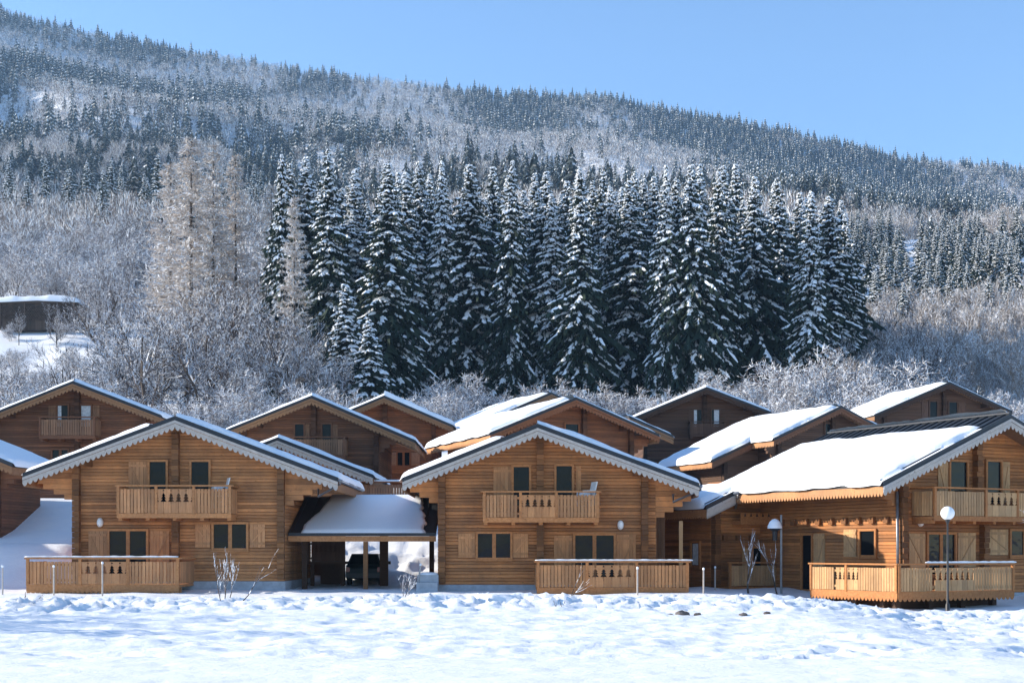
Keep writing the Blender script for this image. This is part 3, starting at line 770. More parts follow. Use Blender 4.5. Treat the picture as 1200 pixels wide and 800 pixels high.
# low lean-to on its right flank
ro = roof_slab(Ih, 1, 6.9, .36, 7.15-.0, .6, 4.5, False, d0=4.05, name='lean_to_roof', scal=False)
snow_slope(ro, 1, 6.9, .36, 7.15, .63, 4.47, 0, .17, 91, dstart=4.05); barge(ro, 1, 6.9, .36, 7.15, .6, 'soffit', d0=4.06, drop=.4)
I2 = ch2('chalet furthest back in the middle, only its white roof and dark gable tip showing', 646, 459, 92, 22, 'brown', 5.4, -3.4, 3.4, 4.45, 4.6, .44, .40, 7.2, snow=((.05, .24), (0, .17)), scal='amber', seed=16)
J = ch2('very dark stained chalet with pale balcony doors below the spruces', 828, 453, 99, 0, 'dark', 6.2, -4.3, 3.7, 5.25, 4.5, .415, .385, 8.5,
        (807, 848, 495, 511), [(813, 822, 480, 500, 1, (0, .4)), (834, 843, 480, 500, 1, (.3, .95))], [(807, 812, 480, 500, 0), (823, 828, 480, 500, 1)], bm='end_dark', seed=17)
K = ch2('dark chalet turned right with a stepped wide white roof, between the dark and right chalets', 986, 475, 88, 25, 'dark', 4.6, -4.2, 4.0, 5.05, 5.0, .43, .39, 8.0,
        None, [(965, 975, 497, 512, 1, None)], (), snow=((.05, .26), (0, .17)), scal='amber', bm='frame_brown', wing={'y': 1.25, 'eave': 8.0, 'wall': -6.9, 'depth': 6.0}, seed=18)
L = ch2('dark reddish chalet at the back right under the bare woodland, two shuttered gable windows', 1113, 447, 105, 12, 'dark', 6.8, -4.9, 4.2, 6.0, 5.1, .42, .40, 7.5,
        None, [(1088, 1097, 471, 500, 1, None), (1112, 1122, 471, 500, 1, None)], [(1078, 1086, 471, 494, 0), (1124, 1134, 471, 494, 1)], snow=((.04, .24), (0, .17)), bm='end_dark', seed=19)
D = ch2('brown chalet cut off by the left picture border, shaded snow on its right roof side', -118, 488, 61, -8, 'brown', 1.4, -4.0, 4.1, 5, 5.15, .40, .395, 3.6, seed=20)
# unseen chalets added past the left border to shade the snow bank
ch2('unseen brown chalet added beside the cut off one to shade the snow bank', -420, 470, 57, 0, 'brown', 0.6, -4.0, 4.0, 5.2, 5.2, .40, .40, 8, seed=21)
ch2('second unseen brown chalet added past the left border for shade, higher up the slope', -440, 440, 70, 0, 'brown', 2.6, -4.0, 4.0, 5.2, 5.2, .40, .40, 8, seed=22)
# hillside barn
bx, by, bz = at(45, 374, 232)
bn = thing('hay_barn', 'low weathered barn with thick roof snow on the hillside among bare trees', 'barn', (bx, by, bz-.2), 0); bn.scale = (1, 1, .8)
q = MB(); q.box(-6.2, 6.0, -.1, 6, -2, 3.4)
for k in range(38): q.box(-6.2+k*.32, -6.2+k*.32+.27, -.14, -.1, -2, 3.42)
q.build('plank_wall', 'old', bn)
for x in (-6.1, -2.1, 1.9, 5.9): q = MB(); q.box(x-.14, x+.14, -.5, -.22, -2, 3.44); q.build('post', 'old', bn)
lg = MB()
for r in range(9):
    for k in range(30):
        lg.tube([(-5.8+k*.39+(r % 2)*.19, -.42, .1+r*.33), (-5.8+k*.39+(r % 2)*.19, -.16, .1+r*.33)], .15+random.uniform(-.03, .02), 6)
lgo = lg.build('firewood', 'old', bn)
q = MB(); q.prism([(-6.5, 3.45), (6.5, 3.45), (6.3, 3.6), (0, 3.9), (-6.3, 3.6)], -.55, 6.3); rfo = q.build('roof', 'old', bn)
def slabsnow(parent, x0, x1, y0, y1, zf, th, seed):
    xs = np.linspace(x0, x1, 50); ys = np.linspace(y0, y1, 24); Xg, Yg = np.meshgrid(xs, ys, indexing='ij')
    rd = lambda q, r: np.sqrt(np.clip(1-(1-np.clip(q/r, 0, 1))**2, 0, 1))
    hh = th*(.7+.5*fbm(Xg*.5, Yg*.5, seed, 3))*rd(Xg-x0, .5)*rd(x1-Xg, .5)*rd(Yg-y0, .5)*rd(y1-Yg, .5)
    V = np.stack([Xg, Yg, zf(Xg, Yg)+hh], -1).reshape(-1, 3); i = np.arange(49)[:, None]*24+np.arange(23)[None]
    link('roof_snow', npmesh('roof_snow', V, np.stack([i, i+24, i+25, i+1], -1).reshape(-1, 4), None, ['snow'], True), parent)
slabsnow(rfo, -6.7, 6.7, -.75, 6.5, lambda x, y: 3.9-np.abs(x)*.055, 1.3, 3)

# ------------------------------------------------------------------ carport and car
cx0, cx1 = (335-600)*55/F_PX+.15, (512-600)*55/F_PX-.02
cp = thing('carport', 'open timber carport with a snow covered metal roof between the left and middle chalets', 'carport', ((cx0+cx1)/2, 55, 0))
hw = (cx1-cx0)/2
zf = CAMZ+(HOR-624)*54.6/F_PX; zb = CAMZ+(HOR-582)*59.4/F_PX; s = (zb-zf)/4.6
q = MB(T=lambda u, y, z: (y, u, z))
q.prism([(-.4, zf), (4.2, zb), (6.5, zb-.75), (6.5, zb-.87), (4.2, zb-.12), (-.4, zf-.12)], -hw, hw)
q.T = None
for x in np.arange(-hw+.15, hw, .42): q.beam((x, -.36, zf+.03), (x, 4.2, zb+.02), .03, .05)
cro = q.build('roof', 'metal', cp)
# snow sheet on the front slope
xs = np.linspace((349-600)*55/F_PX-cp.location.x+.1, (501-600)*55/F_PX-cp.location.x, 60); ys = np.linspace(-.43, 4.6, 40)
Xg, Yg = np.meshgrid(xs, ys, indexing='ij'); rd = lambda q, r: np.sqrt(np.clip(1-(1-np.clip(q/r, 0, 1))**2, 0, 1))
xe0 = xs[0]+.55*sst(Yg, -.4, 4)+.12*vn(Yg*2, Yg*0, 4); xe1 = xs[-1]-.35*sst(Yg, 0, 4.2)-.18*vn(Yg*3, Yg*0, 8)
Xc = np.clip(Xg, xe0, xe1)
hh = (.09+.07*(fbm(Xg*.6, Yg*.6, 8, 3)-.5))*rd(Xc-xe0, .12)*rd(xe1-Xc, .1)*rd(Yg+.43, .2)*rd(4.62-Yg, .2)
zz = np.minimum(zf+s*(Yg+.4), zb)
V = np.stack([Xc, Yg, zz+hh+.005], -1).reshape(-1, 3); i = np.arange(59)[:, None]*40+np.arange(39)[None]
link('roof_snow', npmesh('roof_snow', V, np.stack([i, i+40, i+41, i+1], -1).reshape(-1, 4), None, ['snow'], True), cro)
q = MB(); q.box(-hw, hw, -.42, -.28, zf-.33, zf-.125); q.build('beam', 'frame_warm', cp)
for (px, yy, wdt, tn) in ((428.5, 54.75, .17, 'end_warm'), (450, 58.6, .34, 'end_brown'), (357, 55.3, .2, 'end_dark'), (506, 60.9, .2, 'end_dark')):
    X = (px-600)*yy/F_PX-cp.location.x; g0 = gz(X+cp.location.x, yy)
    q = MB(); q.box(X-wdt/2, X+wdt/2, yy-55-.09, yy-55+.09, g0-.2, (zf-.335) if yy < 56 else 2.6)
    q.build('post', tn, cp)
q = MB(); q.box(-hw, hw, 3.5, 3.64, 2.65, 2.85); q.box(-hw, hw, 6.1, 6.24, zb-.95, zb-.75); q.build('beam', 'frame_brown', cp)

cy = 58.6; cxx = (426-600)*cy/F_PX; cz = gz(cxx, cy)+.02
car = thing('parked_car', 'dark car parked under the carport, seen from behind', 'car', (cxx, cy, cz)); car.scale = (.9, .9, .9)
q = MB()
sec = [(0.0, .35, .78, .72, .80), (.15, .30, .93, .80, .84), (1.2, .28, .98, .82, .86), (2.9, .28, .95, .82, .86), (3.8, .35, .80, .76, .80), (4.1, .42, .70, .66, .70)]
prof = []
for (y, zlo, zhi, wl_, wm) in sec:
    prof.append([(-wl_, y, zlo), (-wm, y, (zlo+zhi)/2), (-wm*.97, y, zhi), (wm*.97, y, zhi), (wm, y, (zlo+zhi)/2), (wl_, y, zlo)])
V = [p for s_ in prof for p in s_]; n = 6
q.p(V, [(i*n+k, i*n+(k+1) % n, (i+1)*n+(k+1) % n, (i+1)*n+k) for i in range(len(prof)-1) for k in range(n)]+[tuple(range(n)), tuple(range((len(prof)-1)*n, len(prof)*n))[::-1]])
q.p([(-.78, .2, .93), (.78, .2, .93), (.6, .55, 1.45), (-.6, .55, 1.45), (-.78, 3.0, .95), (.78, 3.0, .95), (.6, 2.1, 1.45), (-.6, 2.1, 1.45)],
    [(0, 1, 2, 3), (5, 4, 7, 6), (3, 2, 6, 7), (4, 0, 3, 7), (1, 5, 6, 2)])
bo_ = q.build('body', 'car', car)
q = MB(); q.p([(-.66, .235, .99), (.66, .235, .99), (.54, .508, 1.39), (-.54, .508, 1.39)], [(0, 1, 2, 3)]); q.build('rear_window', 'glass', bo_)
q = MB(); q.box(-.8, .8, -.06, .05, .36, .56); q.build('bumper', 'black', car)
for sx in (-1, 1):
    q = MB(); q.box(sx*.72-.09, sx*.72+.09, -.02, .06, .62, .84); q.build('tail_light', 'redlamp', car)
    q = MB(); q.box(sx*.92-.1, sx*.92+.1, 2.6, 2.72, .95, 1.1); q.build('wing_mirror', 'black', car)
    for yy in (.75, 3.2):
        q = MB(); q.tube([(sx*.62, yy, .32), (sx*.82, yy, .32)], .32, 16); q.build('wheel', 'tyre', car)

# ------------------------------------------------------------------ street furniture and small things
lx, ly, _ = at(1110.5, 0, 44.5); lz = gz(lx, ly)
lp = thing('street_lamp', 'white globe lamp on a thin black post in front of the right chalet', 'lamp', (lx, ly, lz))
top = CAMZ+(HOR-601)*ly/F_PX-lz
q = MB(); q.lathe([(.07, -.3), (.07, .25), (.035, .3), (.03, top-.35), (.045, top-.3), (.07, top-.23), (.1, top-.2), (.0, top-.19)], n=12); q.build('post', 'black', lp, True)
q = MB(); q.lathe([(.215*math.sin(a*math.pi/14), top-.215*math.cos(a*math.pi/14)) for a in range(1, 15)], n=22); q.build('globe', 'globe', lp, True)

def stake(px, ptop, Y, label, lean=0, r=.03):
    x, y, zt = at(px, ptop, Y); g0 = gz(x, y)
    o = thing('wooden_stake', label, 'stake', (x, y, g0), 0, 'wooden stakes along the path')
    q = MB(); hgt = zt-g0; q.tube([(0, 0, -.3), (lean*.5, 0, hgt*.5), (lean, 0, hgt)], [r, r*.98, r*.92], 8); q.build('pole', 'grey', o)
    q = MB(); q.lathe([(r*1.1, hgt-.015), (r*1.5, hgt+.02), (r*1.1, hgt+.06), (.0, hgt+.075)], lean, 0, 8); q.build('snow_cap', 'snow', o, True)
stake(3, 664, 50, 'grey stake at the far left border of the snowy bank'); stake(63, 664, 49.5, 'grey stake by the left corner of the left chalet terrace')
stake(65+55, 660, 49.3, 'grey stake before the tree cut-outs of the left chalet terrace')
stake(747, 666, 48.5, 'pale stake in front of the middle chalet terrace')
stake(824.5, 667, 50.5, 'nearer of the two stakes in the gap right of the middle chalet'); stake(838, 665, 54, 'further of the two stakes in the gap right of the middle chalet')
stake(489, 662, 53, 'dark slanted stake beside the concrete block', .12, .035)
# concrete steps by the middle chalet
x, y, z = at(503, 673, 53.4)
cb = thing('concrete_block', 'pale concrete step block beside the left corner of the middle chalet', 'step', (x, y, gz(x, y)))
hgt = z-gz(x, y)
q = MB(); q.box(-.42, .36, -.4, .4, -.4, hgt); q.box(-.42, .36, -.95, -.403, -.4, hgt*.55); q.build('block', 'concrete', cb)
q = MB(); q.lathe([(.38, hgt), (.36, hgt+.06), (.22, hgt+.09), (0, hgt+.1)], -.03, 0, 12); q.build('snow_cap', 'snow', cb, True)
# tall pole with a snow capped hood
x, y, zt = at(915.5, 603, 53.5); g0 = gz(x, y)
pl = thing('hooded_pole', 'tall thin metal pole with a snow capped hood beside the young trees', 'pole', (x, y, g0))
hgt = zt-g0
q = MB(); q.tube([(0, 0, -.3), (0, 0, hgt)], .045, 8); q.build('pole', 'gutter', pl)
hd = MB(); hd.lathe([(.24, hgt-.50), (.18, hgt-.36), (.03, hgt-.25)], -.24, 0, 14); hd.lathe([(.24, hgt-.51), (.1, hgt-.62), (.09, hgt-.95), (.0, hgt-.97)], -.24, 0, 14); hd.beam((-.24, 0, hgt-.3), (0, 0, hgt-.3), .04, .04); hdo = hd.build('hood', 'black', pl)
hd = MB(); hd.lathe([(.28, hgt-.51), (.27, hgt-.42), (.2, hgt-.26), (.1, hgt-.17), (0, hgt-.14)], -.24, 0, 16); hd.build('snow_cap', 'snow', hdo, True)
# plastic chairs on the balconies
def balcony_chair(root, xloc, yloc, zloc, label, rz, cap):
    o = thing('plastic_chair', label, 'chair', (root.location.x+xloc, root.location.y+yloc, root.location.z+zloc), rz, 'white chairs on the balconies')
    for sx in (-.2, .2):
        for sy in (-.2, .2): q = MB(); q.tube([(sx, sy, 0), (sx*.9, sy*.9, .43)], .02, 6); q.build('leg', 'white', o)
    q = MB(); q.box(-.24, .24, -.24, .24, .43, .46); q.build('seat', 'white', o)
    q = MB(); q.p([(-.23, .22, .46), (.23, .22, .46), (.24, .34, .98), (-.24, .34, .98), (-.23, .26, .46), (.23, .26, .46), (.24, .38, .98), (-.24, .38, .98)],
                  [(0, 1, 2, 3), (5, 4, 7, 6), (3, 2, 6, 7), (0, 3, 7, 4), (1, 5, 6, 2)]); q.build('backrest', 'white', o)
    for sx in (-.26, .26):
        q = MB(); q.beam((sx, .25, .66), (sx, -.2, .64), .05, .035); q.beam((sx, -.2, .64), (sx, -.2, .44), .04, .04); q.build('armrest', 'white', o)
    o.scale = (1.05, 1.05, 1.05)
    if cap: q = MB(); q.lathe([(.2, .462), (.21, .55), (.15, .64), (.0, .68)], 0, -.02, 12); q.build('snow_cap', 'snow', o, True)
for rt, xx, zz, wh in ((A, FX(256, YA-.6, xA), FZ(603, YA-1.1, bA)+.04, 'left'), (B, FX(686, YB-.6, xB), FZ(608, YB-1.1, bB)+.04, 'middle')):
    balcony_chair(rt, xx, -.55, zz, 'lower white plastic chair of the stacked pair on the %s chalet balcony' % wh, -70, False)
    balcony_chair(rt, xx, -.55, zz+.34, 'upper white plastic chair, snow on its seat, stacked on the %s chalet balcony' % wh, -70, True)
# stones showing at the foot of the snow bank
for (px, py, r, lb) in ((800, 722, .17, 'largest dark stone showing at the foot of the snow bank'), (818, 723, .09, 'small dark stone just right of the largest one in the bank'),
                        (785, 723, .08, 'small dark stone just left of the largest one in the bank'), (871, 723, .10, 'dark stone midway along the bank toward the lamp'), (899, 722, .09, 'dark stone in the bank below the terrace of the right chalet')):
    Y = 36.3; x, y, _ = at(px, py, Y); V = []; nn = 12
    q = MB()
    for i in range(7):
        for k in range(nn):
            th = math.pi*i/6; ph = 2*math.pi*k/nn; rr = .72*r*(.8+.5*float(vn(k*.7+px, i*.9, 5)))
            V.append((rr*1.5*math.sin(th)*math.cos(ph), rr*math.sin(th)*math.sin(ph), rr*.75*math.cos(th)))
    q.p(V, [(i*nn+k, i*nn+(k+1) % nn, (i+1)*nn+(k+1) % nn, (i+1)*nn+k) for i in range(6) for k in range(nn)])
    o = q.build('stone', 'stone'); o.location = (x, y, gz(x, y)+r*.15); tag(o, lb, 'stone', 'stones at the foot of the snow bank')
HAZE = 0.00009
# ------------------------------------------------------------------ trees
def spruce_arrays(seed, H, Rb, levels, per, seg, base=.06, snow=.8, fine=1.0):
    rg = np.random.default_rng(seed); V = []; Fc = []; Mi = []
    def tri(a, b, c, m):
        o = len(V); V.extend((a, b, c)); Fc.append((o, o+1, o+2)); Mi.append(m)
    def pad(P, ws, hs, lat):
        """lumpy strip of snow along the points P"""
        prev = None
        for c, w, h in zip(P, ws, hs):
            row = (c+lat*w-np.array((0, 0, w*.55)), c+np.array((0, 0, h)), c-lat*w-np.array((0, 0, w*.55)))
            if prev is not None:
                for e in (0, 1):
                    o = len(V); V.extend((prev[e], prev[e+1], row[e+1], row[e])); Fc.append((o, o+1, o+2)); Fc.append((o, o+2, o+3)); Mi.extend((1, 1))
            prev = row
    nb = levels*per; side = rg.normal(size=4)*.12
    for bi in range(nb):
        t = base+(1-base)*((bi+rg.uniform(0, 1))/nb)**1.0
        if t > .985: t = .985
        a = bi*2.39996+rg.uniform(-.5, .5)
        z = H*t+rg.uniform(-.25, .25); L0 = Rb*min(1.0, (1-t)/.62)**.85*(1+side[int(t*3.9)])*(.95 if t > .22 else .72+t)+.15
        L = L0*rg.uniform(.42, 1.18)*(1.35 if rg.random() < .12 else 1)
        up = .70*t-.68+rg.uniform(-.14, .14); sag = L*rg.uniform(.16, .40)*(1.1-t*.5)
        ca, sa = math.cos(a), math.sin(a); lat = np.array((-sa, ca, 0.0))
        P = []
        for q in range(seg+1):
            s = q/seg; r = L*s
            P.append(np.array((ca*r, sa*r, z+up*L*s-sag*s*s+.06*L*max(0, s-.7)))+lat*.05*L*math.sin(s*3+bi))
        Wd = L*.27*rg.uniform(.75, 1.3)+.15; Wp = min(Wd, .62)
        for q in range(seg):
            s = (q+.5)/seg; w = Wd*(1.18-s)*(.55 if q == 0 else 1); A = P[q]; B = P[q+1]
            for sg in (-1, 1):
                tip = A+(B-A)*rg.uniform(.9, 1.9)+lat*sg*w*rg.uniform(.7, 1.2)-np.array((0, 0, w*rg.uniform(.35, .9)))
                tri(A, B, tip, 0)
                if fine > .5:
                    tip2 = A+(B-A)*rg.uniform(.2, 1.2)+lat*sg*w*rg.uniform(.4, .9)-np.array((0, 0, w*rg.uniform(.6, 1.3)))
                    tri(A, B, tip2, 0)
            hang = (A+B)/2+lat*rg.uniform(-.3, .3)*w-np.array((0, 0, rg.uniform(.5, 1.15)*(.35+.26*L*(1-s*.5))))
            tri(A, B, hang, 0)
        # snow in broken pads along the bough and out on its side twigs
        if rg.random() < snow*(.78+.5*t):
            for rep in range(2 if fine > .5 else 1):
                s0 = rg.uniform(.12, .45) if rep == 0 else rg.uniform(.5, .8); s1 = min(1.03, s0+rg.uniform(.12, .28 if fine > .5 else .6)); n = 4 if fine > .5 else 3
                pts = []; ws = []; hs = []
                for q in range(n):
                    s = s0+(s1-s0)*q/(n-1); i = min(int(s*seg), seg-1); pts.append(P[i]+(P[i+1]-P[i])*(s*seg-i)+np.array((0, 0, .02))+lat*rg.uniform(-.1, .1)*Wd)
                    k = math.sin(math.pi*(.12+.80*q/(n-1))); ws.append((Wp*.36*k*rg.uniform(.6, 1.3)*(1.1-.4*s)+.03)); hs.append((.06+.022*L)*k*rg.uniform(.6, 1.5))
                pad(pts, ws, hs, lat)
            for sg in (-1, 1):
                for rep in range(4 if fine > .5 else 1):
                    if rg.random() > snow*.85: continue
                    s = rg.uniform(.3, .85); i = min(int(s*seg), seg-1); c = P[i]+(P[i+1]-P[i])*(s*seg-i); w = Wp*(1.25-s)*rg.uniform(.8, 1.2)
                    e = c+np.array((ca, sa, 0))*w*rg.uniform(.5, 1.1)+lat*sg*w*rg.uniform(.7, 1.0)-np.array((0, 0, w*rg.uniform(.45, .95)))
                    l2 = np.array((ca, sa, 0))*.7-lat*sg*.7; h = .06+.02*L
                    pad([c, (c+e)/2+np.array((0, 0, .03)), e], [.03, .07+.035*L*rg.uniform(.5, 1), .02], [h*.6, h*1.3, .02], l2)
    for k in range(int(650*fine)):     # inner needles so the sky does not shine through the stem
        t = base+(1-base)*rg.random(); z = H*t; r = Rb*(1-t)**.8*rg.uniform(.05, .55); a = rg.uniform(0, 6.28)
        p = np.array((r*math.cos(a), r*math.sin(a), z)); d = rg.normal(size=(2, 3))*.42*(1.15-t)
        tri(p, p+d[0], p+d[1], 0)
    tp = np.array((0, 0, H))
    for k in range(4):
        a = k*1.6; tri(tp, np.array((.12*math.cos(a), .12*math.sin(a), H-.9)), np.array((.12*math.cos(a+1.5), .12*math.sin(a+1.5), H-.9)), k % 2)
    return np.array(V), np.array(Fc), np.array(Mi)
def trunk_mesh(name, H, r, lean=0, seed=0):
    q = MB(); rg = random.Random(seed); n = 7
    q.tube([(lean*(i/n)**2*H*.1+rg.uniform(-.05, .05)*r, rg.uniform(-.05, .05)*r, -1.2+(H+1.0)*i/n) for i in range(n+1)], [r*(1-.93*i/n)+.012 for i in range(n+1)], 7)
    o = q.build(name, 'bark'); me = o.data; bpy.data.objects.remove(o); return me

def bare_arrays(seed, H, spread=.5, up=.35, stems=1, levels=4, kids=(5, 6, 5, 4), r0=.16, twig=.02, droop=0.0, wob=.16):
    """limbs as tapered three-sided prisms: returns (trunk arrays, crown arrays)"""
    rg = np.random.default_rng(seed); T = ([], []); Cn = ([], [])
    def prism(dst, a, b, ra, rb):
        V, Fc = dst; d = b-a; L = np.linalg.norm(d)
        if L < 1e-6: return
        d = d/L; u = np.cross(d, (0, 0, 1) if abs(d[2]) < .9 else (1, 0, 0)); u /= np.linalg.norm(u); v = np.cross(u, d)
        o = len(V); ph = rg.uniform(0, 2)
        for (c, r) in ((a, ra), (b, rb)):
            for k in range(3): q = ph+2.094*k; V.append(c+(u*math.cos(q)+v*math.sin(q))*r)
        for k in range(3):
            k2 = (k+1) % 3; Fc.append((o+k, o+k2, o+3+k2)); Fc.append((o+k, o+3+k2, o+3+k))
    def grow(p, d, L, r, lv):
        seg = 5 if lv == 0 else (4 if lv < 3 else 3); dst = T if lv == 0 else Cn
        pts = [p]; dirs = [d]; rad = [r]
        for i in range(seg):
            d = d+rg.normal(size=3)*wob+np.array((0, 0, up*.22-droop*.2*lv)); d = d/np.linalg.norm(d)
            p = p+d*L/seg; pts.append(p); dirs.append(d); rad.append(max(twig*.5, r*(1-.78*(i+1)/seg)))
        for i in range(seg): prism(dst, pts[i], pts[i+1], rad[i], rad[i+1])
        if lv >= levels: return
        n = kids[lv]
        for k in range(n):
            s = rg.uniform(.25 if lv == 0 else .12, 1.0); i = min(int(s*seg), seg-1); q = pts[i]+(pts[i+1]-pts[i])*(s*seg-i)
            dd = dirs[i]; a = rg.normal(size=3); a = a-dd*np.dot(a, dd); a /= np.linalg.norm(a)
            nd = dd*(1-spread)+a*spread*rg.uniform(.7, 1.25)+np.array((0, 0, up*.3)); nd /= np.linalg.norm(nd)
            grow(q, nd, L*rg.uniform(.42, .68)*(1.1-.35*s), max(twig, rad[i]*rg.uniform(.45, .65)), lv+1)
    for k in range(stems):
        d = np.array((0, 0, 1.0))
        if stems > 1: a = 6.28*k/stems+rg.uniform(-.5, .5); d = np.array((math.cos(a)*.42, math.sin(a)*.42, 1.0))*1; d /= np.linalg.norm(d)
        grow(np.array((rg.uniform(-.2, .2)*(stems > 1), rg.uniform(-.2, .2)*(stems > 1), -.6)), d, H*.62*rg.uniform(.85, 1.08), r0*rg.uniform(.8, 1.1), 0)
    f = lambda q: (np.array(q[0]) if q[0] else np.zeros((0, 3)), np.array(q[1]) if q[1] else np.zeros((0, 3), int))
    return f(T), f(Cn)
def larch_arrays(seed, H, Rb, levels=46):
    rg = np.random.default_rng(seed); V = []; Fc = []
    def sliver(a, b, w):
        d = b-a; s = np.cross(d, rg.normal(size=3)); s = s/np.linalg.norm(s)*w; o = len(V); V.extend((a-s, a+s, b)); Fc.append((o, o+1, o+2))
    for li in range(levels):
        t = .12+.87*(li+rg.uniform(-.4, .4))/levels; z = H*t; L0 = Rb*(1-t)**.66*(.62+.38*min(1, t/.3))+.12
        for k in range(7):
            a = rg.uniform(0, 6.28); L = L0*rg.uniform(.55, 1.2); ca, sa = math.cos(a), math.sin(a)
            P = [np.array((ca*L*s, sa*L*s, z+(.12*L*s-.2*L*s*s+.22*L*s**3))) for s in (0, .33, .66, 1)]
            for i in range(3): sliver(P[i], P[i+1]+.03, .035*(1-.25*i)+.02)
            for j in range(44):
                s = rg.uniform(.12, 1); i = min(2, int(s*3)); c = P[i]+(P[i+1]-P[i])*(s*3-i)
                e = c+np.array((ca*.3, sa*.3, -.1))*rg.uniform(.3, 1)+rg.normal(size=3)*np.array((.36, .36, .30))*(.5+.25*L*.6)
                sliver(c, e, rg.uniform(.035, .065))
    return np.array(V), np.array(Fc)

def tree(name, label, cat, group, tm, cm, x, y, sc=1.0, rz=None, zoff=-.1, scz=None):
    o = thing(name, label, cat, (x, y, float(ground(x, y))+zoff), random.uniform(0, 360) if rz is None else rz, group)
    o.scale = (sc, sc, scz if scz else sc)
    if tm: link('trunk', tm, o)
    link('crown', cm, o)
    return o
# --- the dense stand of tall snow laden spruces
SPR = []
for i in range(7):
    V, Fc, Mi = spruce_arrays(100+i, 27.0, 3.3+.3*(i % 3), 54, 11, 5, base=.04 if i < 3 else .10, snow=.62+.07*(i % 4))
    SPR.append((trunk_mesh('trunk', 27, .30, 0, i), npmesh('crown', V, Fc, Mi, ['needle', 'treesnow'])))
tops = [(333, 178, 0), (362, 182, 1), (386, 172, 2), (412, 196, 0), (455, 188, 3), (478, 198, 1), (518, 186, 4), (556, 190, 5), (594, 184, 6), (641, 197, 0), (682, 200, 1),
        (714, 214, 2), (744, 208, 3), (779, 190, 4), (813, 192, 5), (846, 196, 6), (882, 203, 0), (916, 206, 1), (946, 220, 2), (972, 228, 3), (992, 248, 4)]
stand = 'tall spruces of the dense stand behind the chalets'
uniq = {333: 'tall snowy spruce at the left end of the dense stand, next to the tan larches', 992: 'shorter snowy spruce closing the right end of the dense stand'}
for i, (px, py, k) in enumerate(tops):
    Y = 158+random.uniform(-7, 9)+(4 if i % 2 else 0); x = (px-600)*Y/F_PX
    H = CAMZ+(HOR-py)*Y/F_PX-float(ground(x, Y)); s = H/27.0
    tree('spruce_tree', uniq.get(px, 'tall dark spruce loaded with snow in the front rank of the dense stand'), 'tree', stand, *SPR[(k+i) % 7], x, Y, s*random.uniform(.8, 1.32), scz=s).rotation_euler.x = R(random.uniform(-1.6, 1.6))
for i in range(52):
    px = 338+660*(i+random.uniform(-.3, .3))/52; py = 214+random.uniform(-28, 30)+max(0, (px-880)*.3); Y = (171 if i % 3 else 161)+random.uniform(0, 14)+(9 if i % 2 else 0); x = (px-600)*Y/F_PX
    H = CAMZ+(HOR-py)*Y/F_PX-float(ground(x, Y)); s = H/27.0
    tree('spruce_tree', 'tall dark spruce half hidden behind the front rank of the dense stand', 'tree', stand, *SPR[i % 7], x, Y, s, scz=s)
# low spruces filling the foot of the stand
V, Fc, Mi = spruce_arrays(131, 11.0, 2.2, 26, 8, 4, base=.02, snow=.8); SM1 = (trunk_mesh('trunk', 11, .16), npmesh('crown', V, Fc, Mi, ['needle', 'treesnow']))
V, Fc, Mi = spruce_arrays(132, 15.0, 2.7, 32, 8, 5, base=.02, snow=.85); SM2 = (trunk_mesh('trunk', 15, .2), npmesh('crown', V, Fc, Mi, ['needle', 'treesnow']))
for i, (px, py, Y) in enumerate([(405, 330, 148), (432, 372, 145)]):
    x = (px-600)*Y/F_PX; H = CAMZ+(HOR-py)*Y/F_PX-float(ground(x, Y))
    md, hh = (SM1, 11.0) if i % 2 else (SM2, 15.0); s = H/hh
    tree('spruce_tree', 'young bushy spruce heavy with snow at the foot of the dense stand', 'tree', 'young spruces at the foot of the stand', *md, x, Y, max(s, .75)*1.3, scz=s)

# --- larches on the left
def ab(name, arr, mats, smooth=False):
    V, Fc = arr; return npmesh(name, V, Fc, None, mats, smooth)
LAR = [(trunk_mesh('trunk', 28, .27, 0, 40+i), ab('crown', larch_arrays(200+i, 28.0, 4.7-.4*i), ['larch'])) for i in range(3)]
for i, (px, py, Y, k, w, lb) in enumerate([(224, 154, 178, 0, 1.25, 'broadest pale tan larch, leftmost of the bare larches beside the spruce stand'), (250, 164, 176, 1, 1.0, 'slim tan larch between the broadest larch and the lone right one'),
                                    (276, 176, 182, 2, 1.0, 'slender tan larch standing right of the other larch tops'), (200, 186, 186, 1, 1.15, 'shorter tan larch leaning out left of the broadest larch'),
                                    (318, 210, 176, 0, .85, 'tan larch in front of the left end of the spruce stand'), (345, 225, 152, 2, .8, 'thin tan larch before the first spruces of the stand')]):
    x = (px-600)*Y/F_PX; H = CAMZ+(HOR-py)*Y/F_PX-float(ground(x, Y)); s = H/28.0
    tree('larch_tree', lb, 'tree', 'bare tan larches', *LAR[k], x, Y, s*w, scz=s)

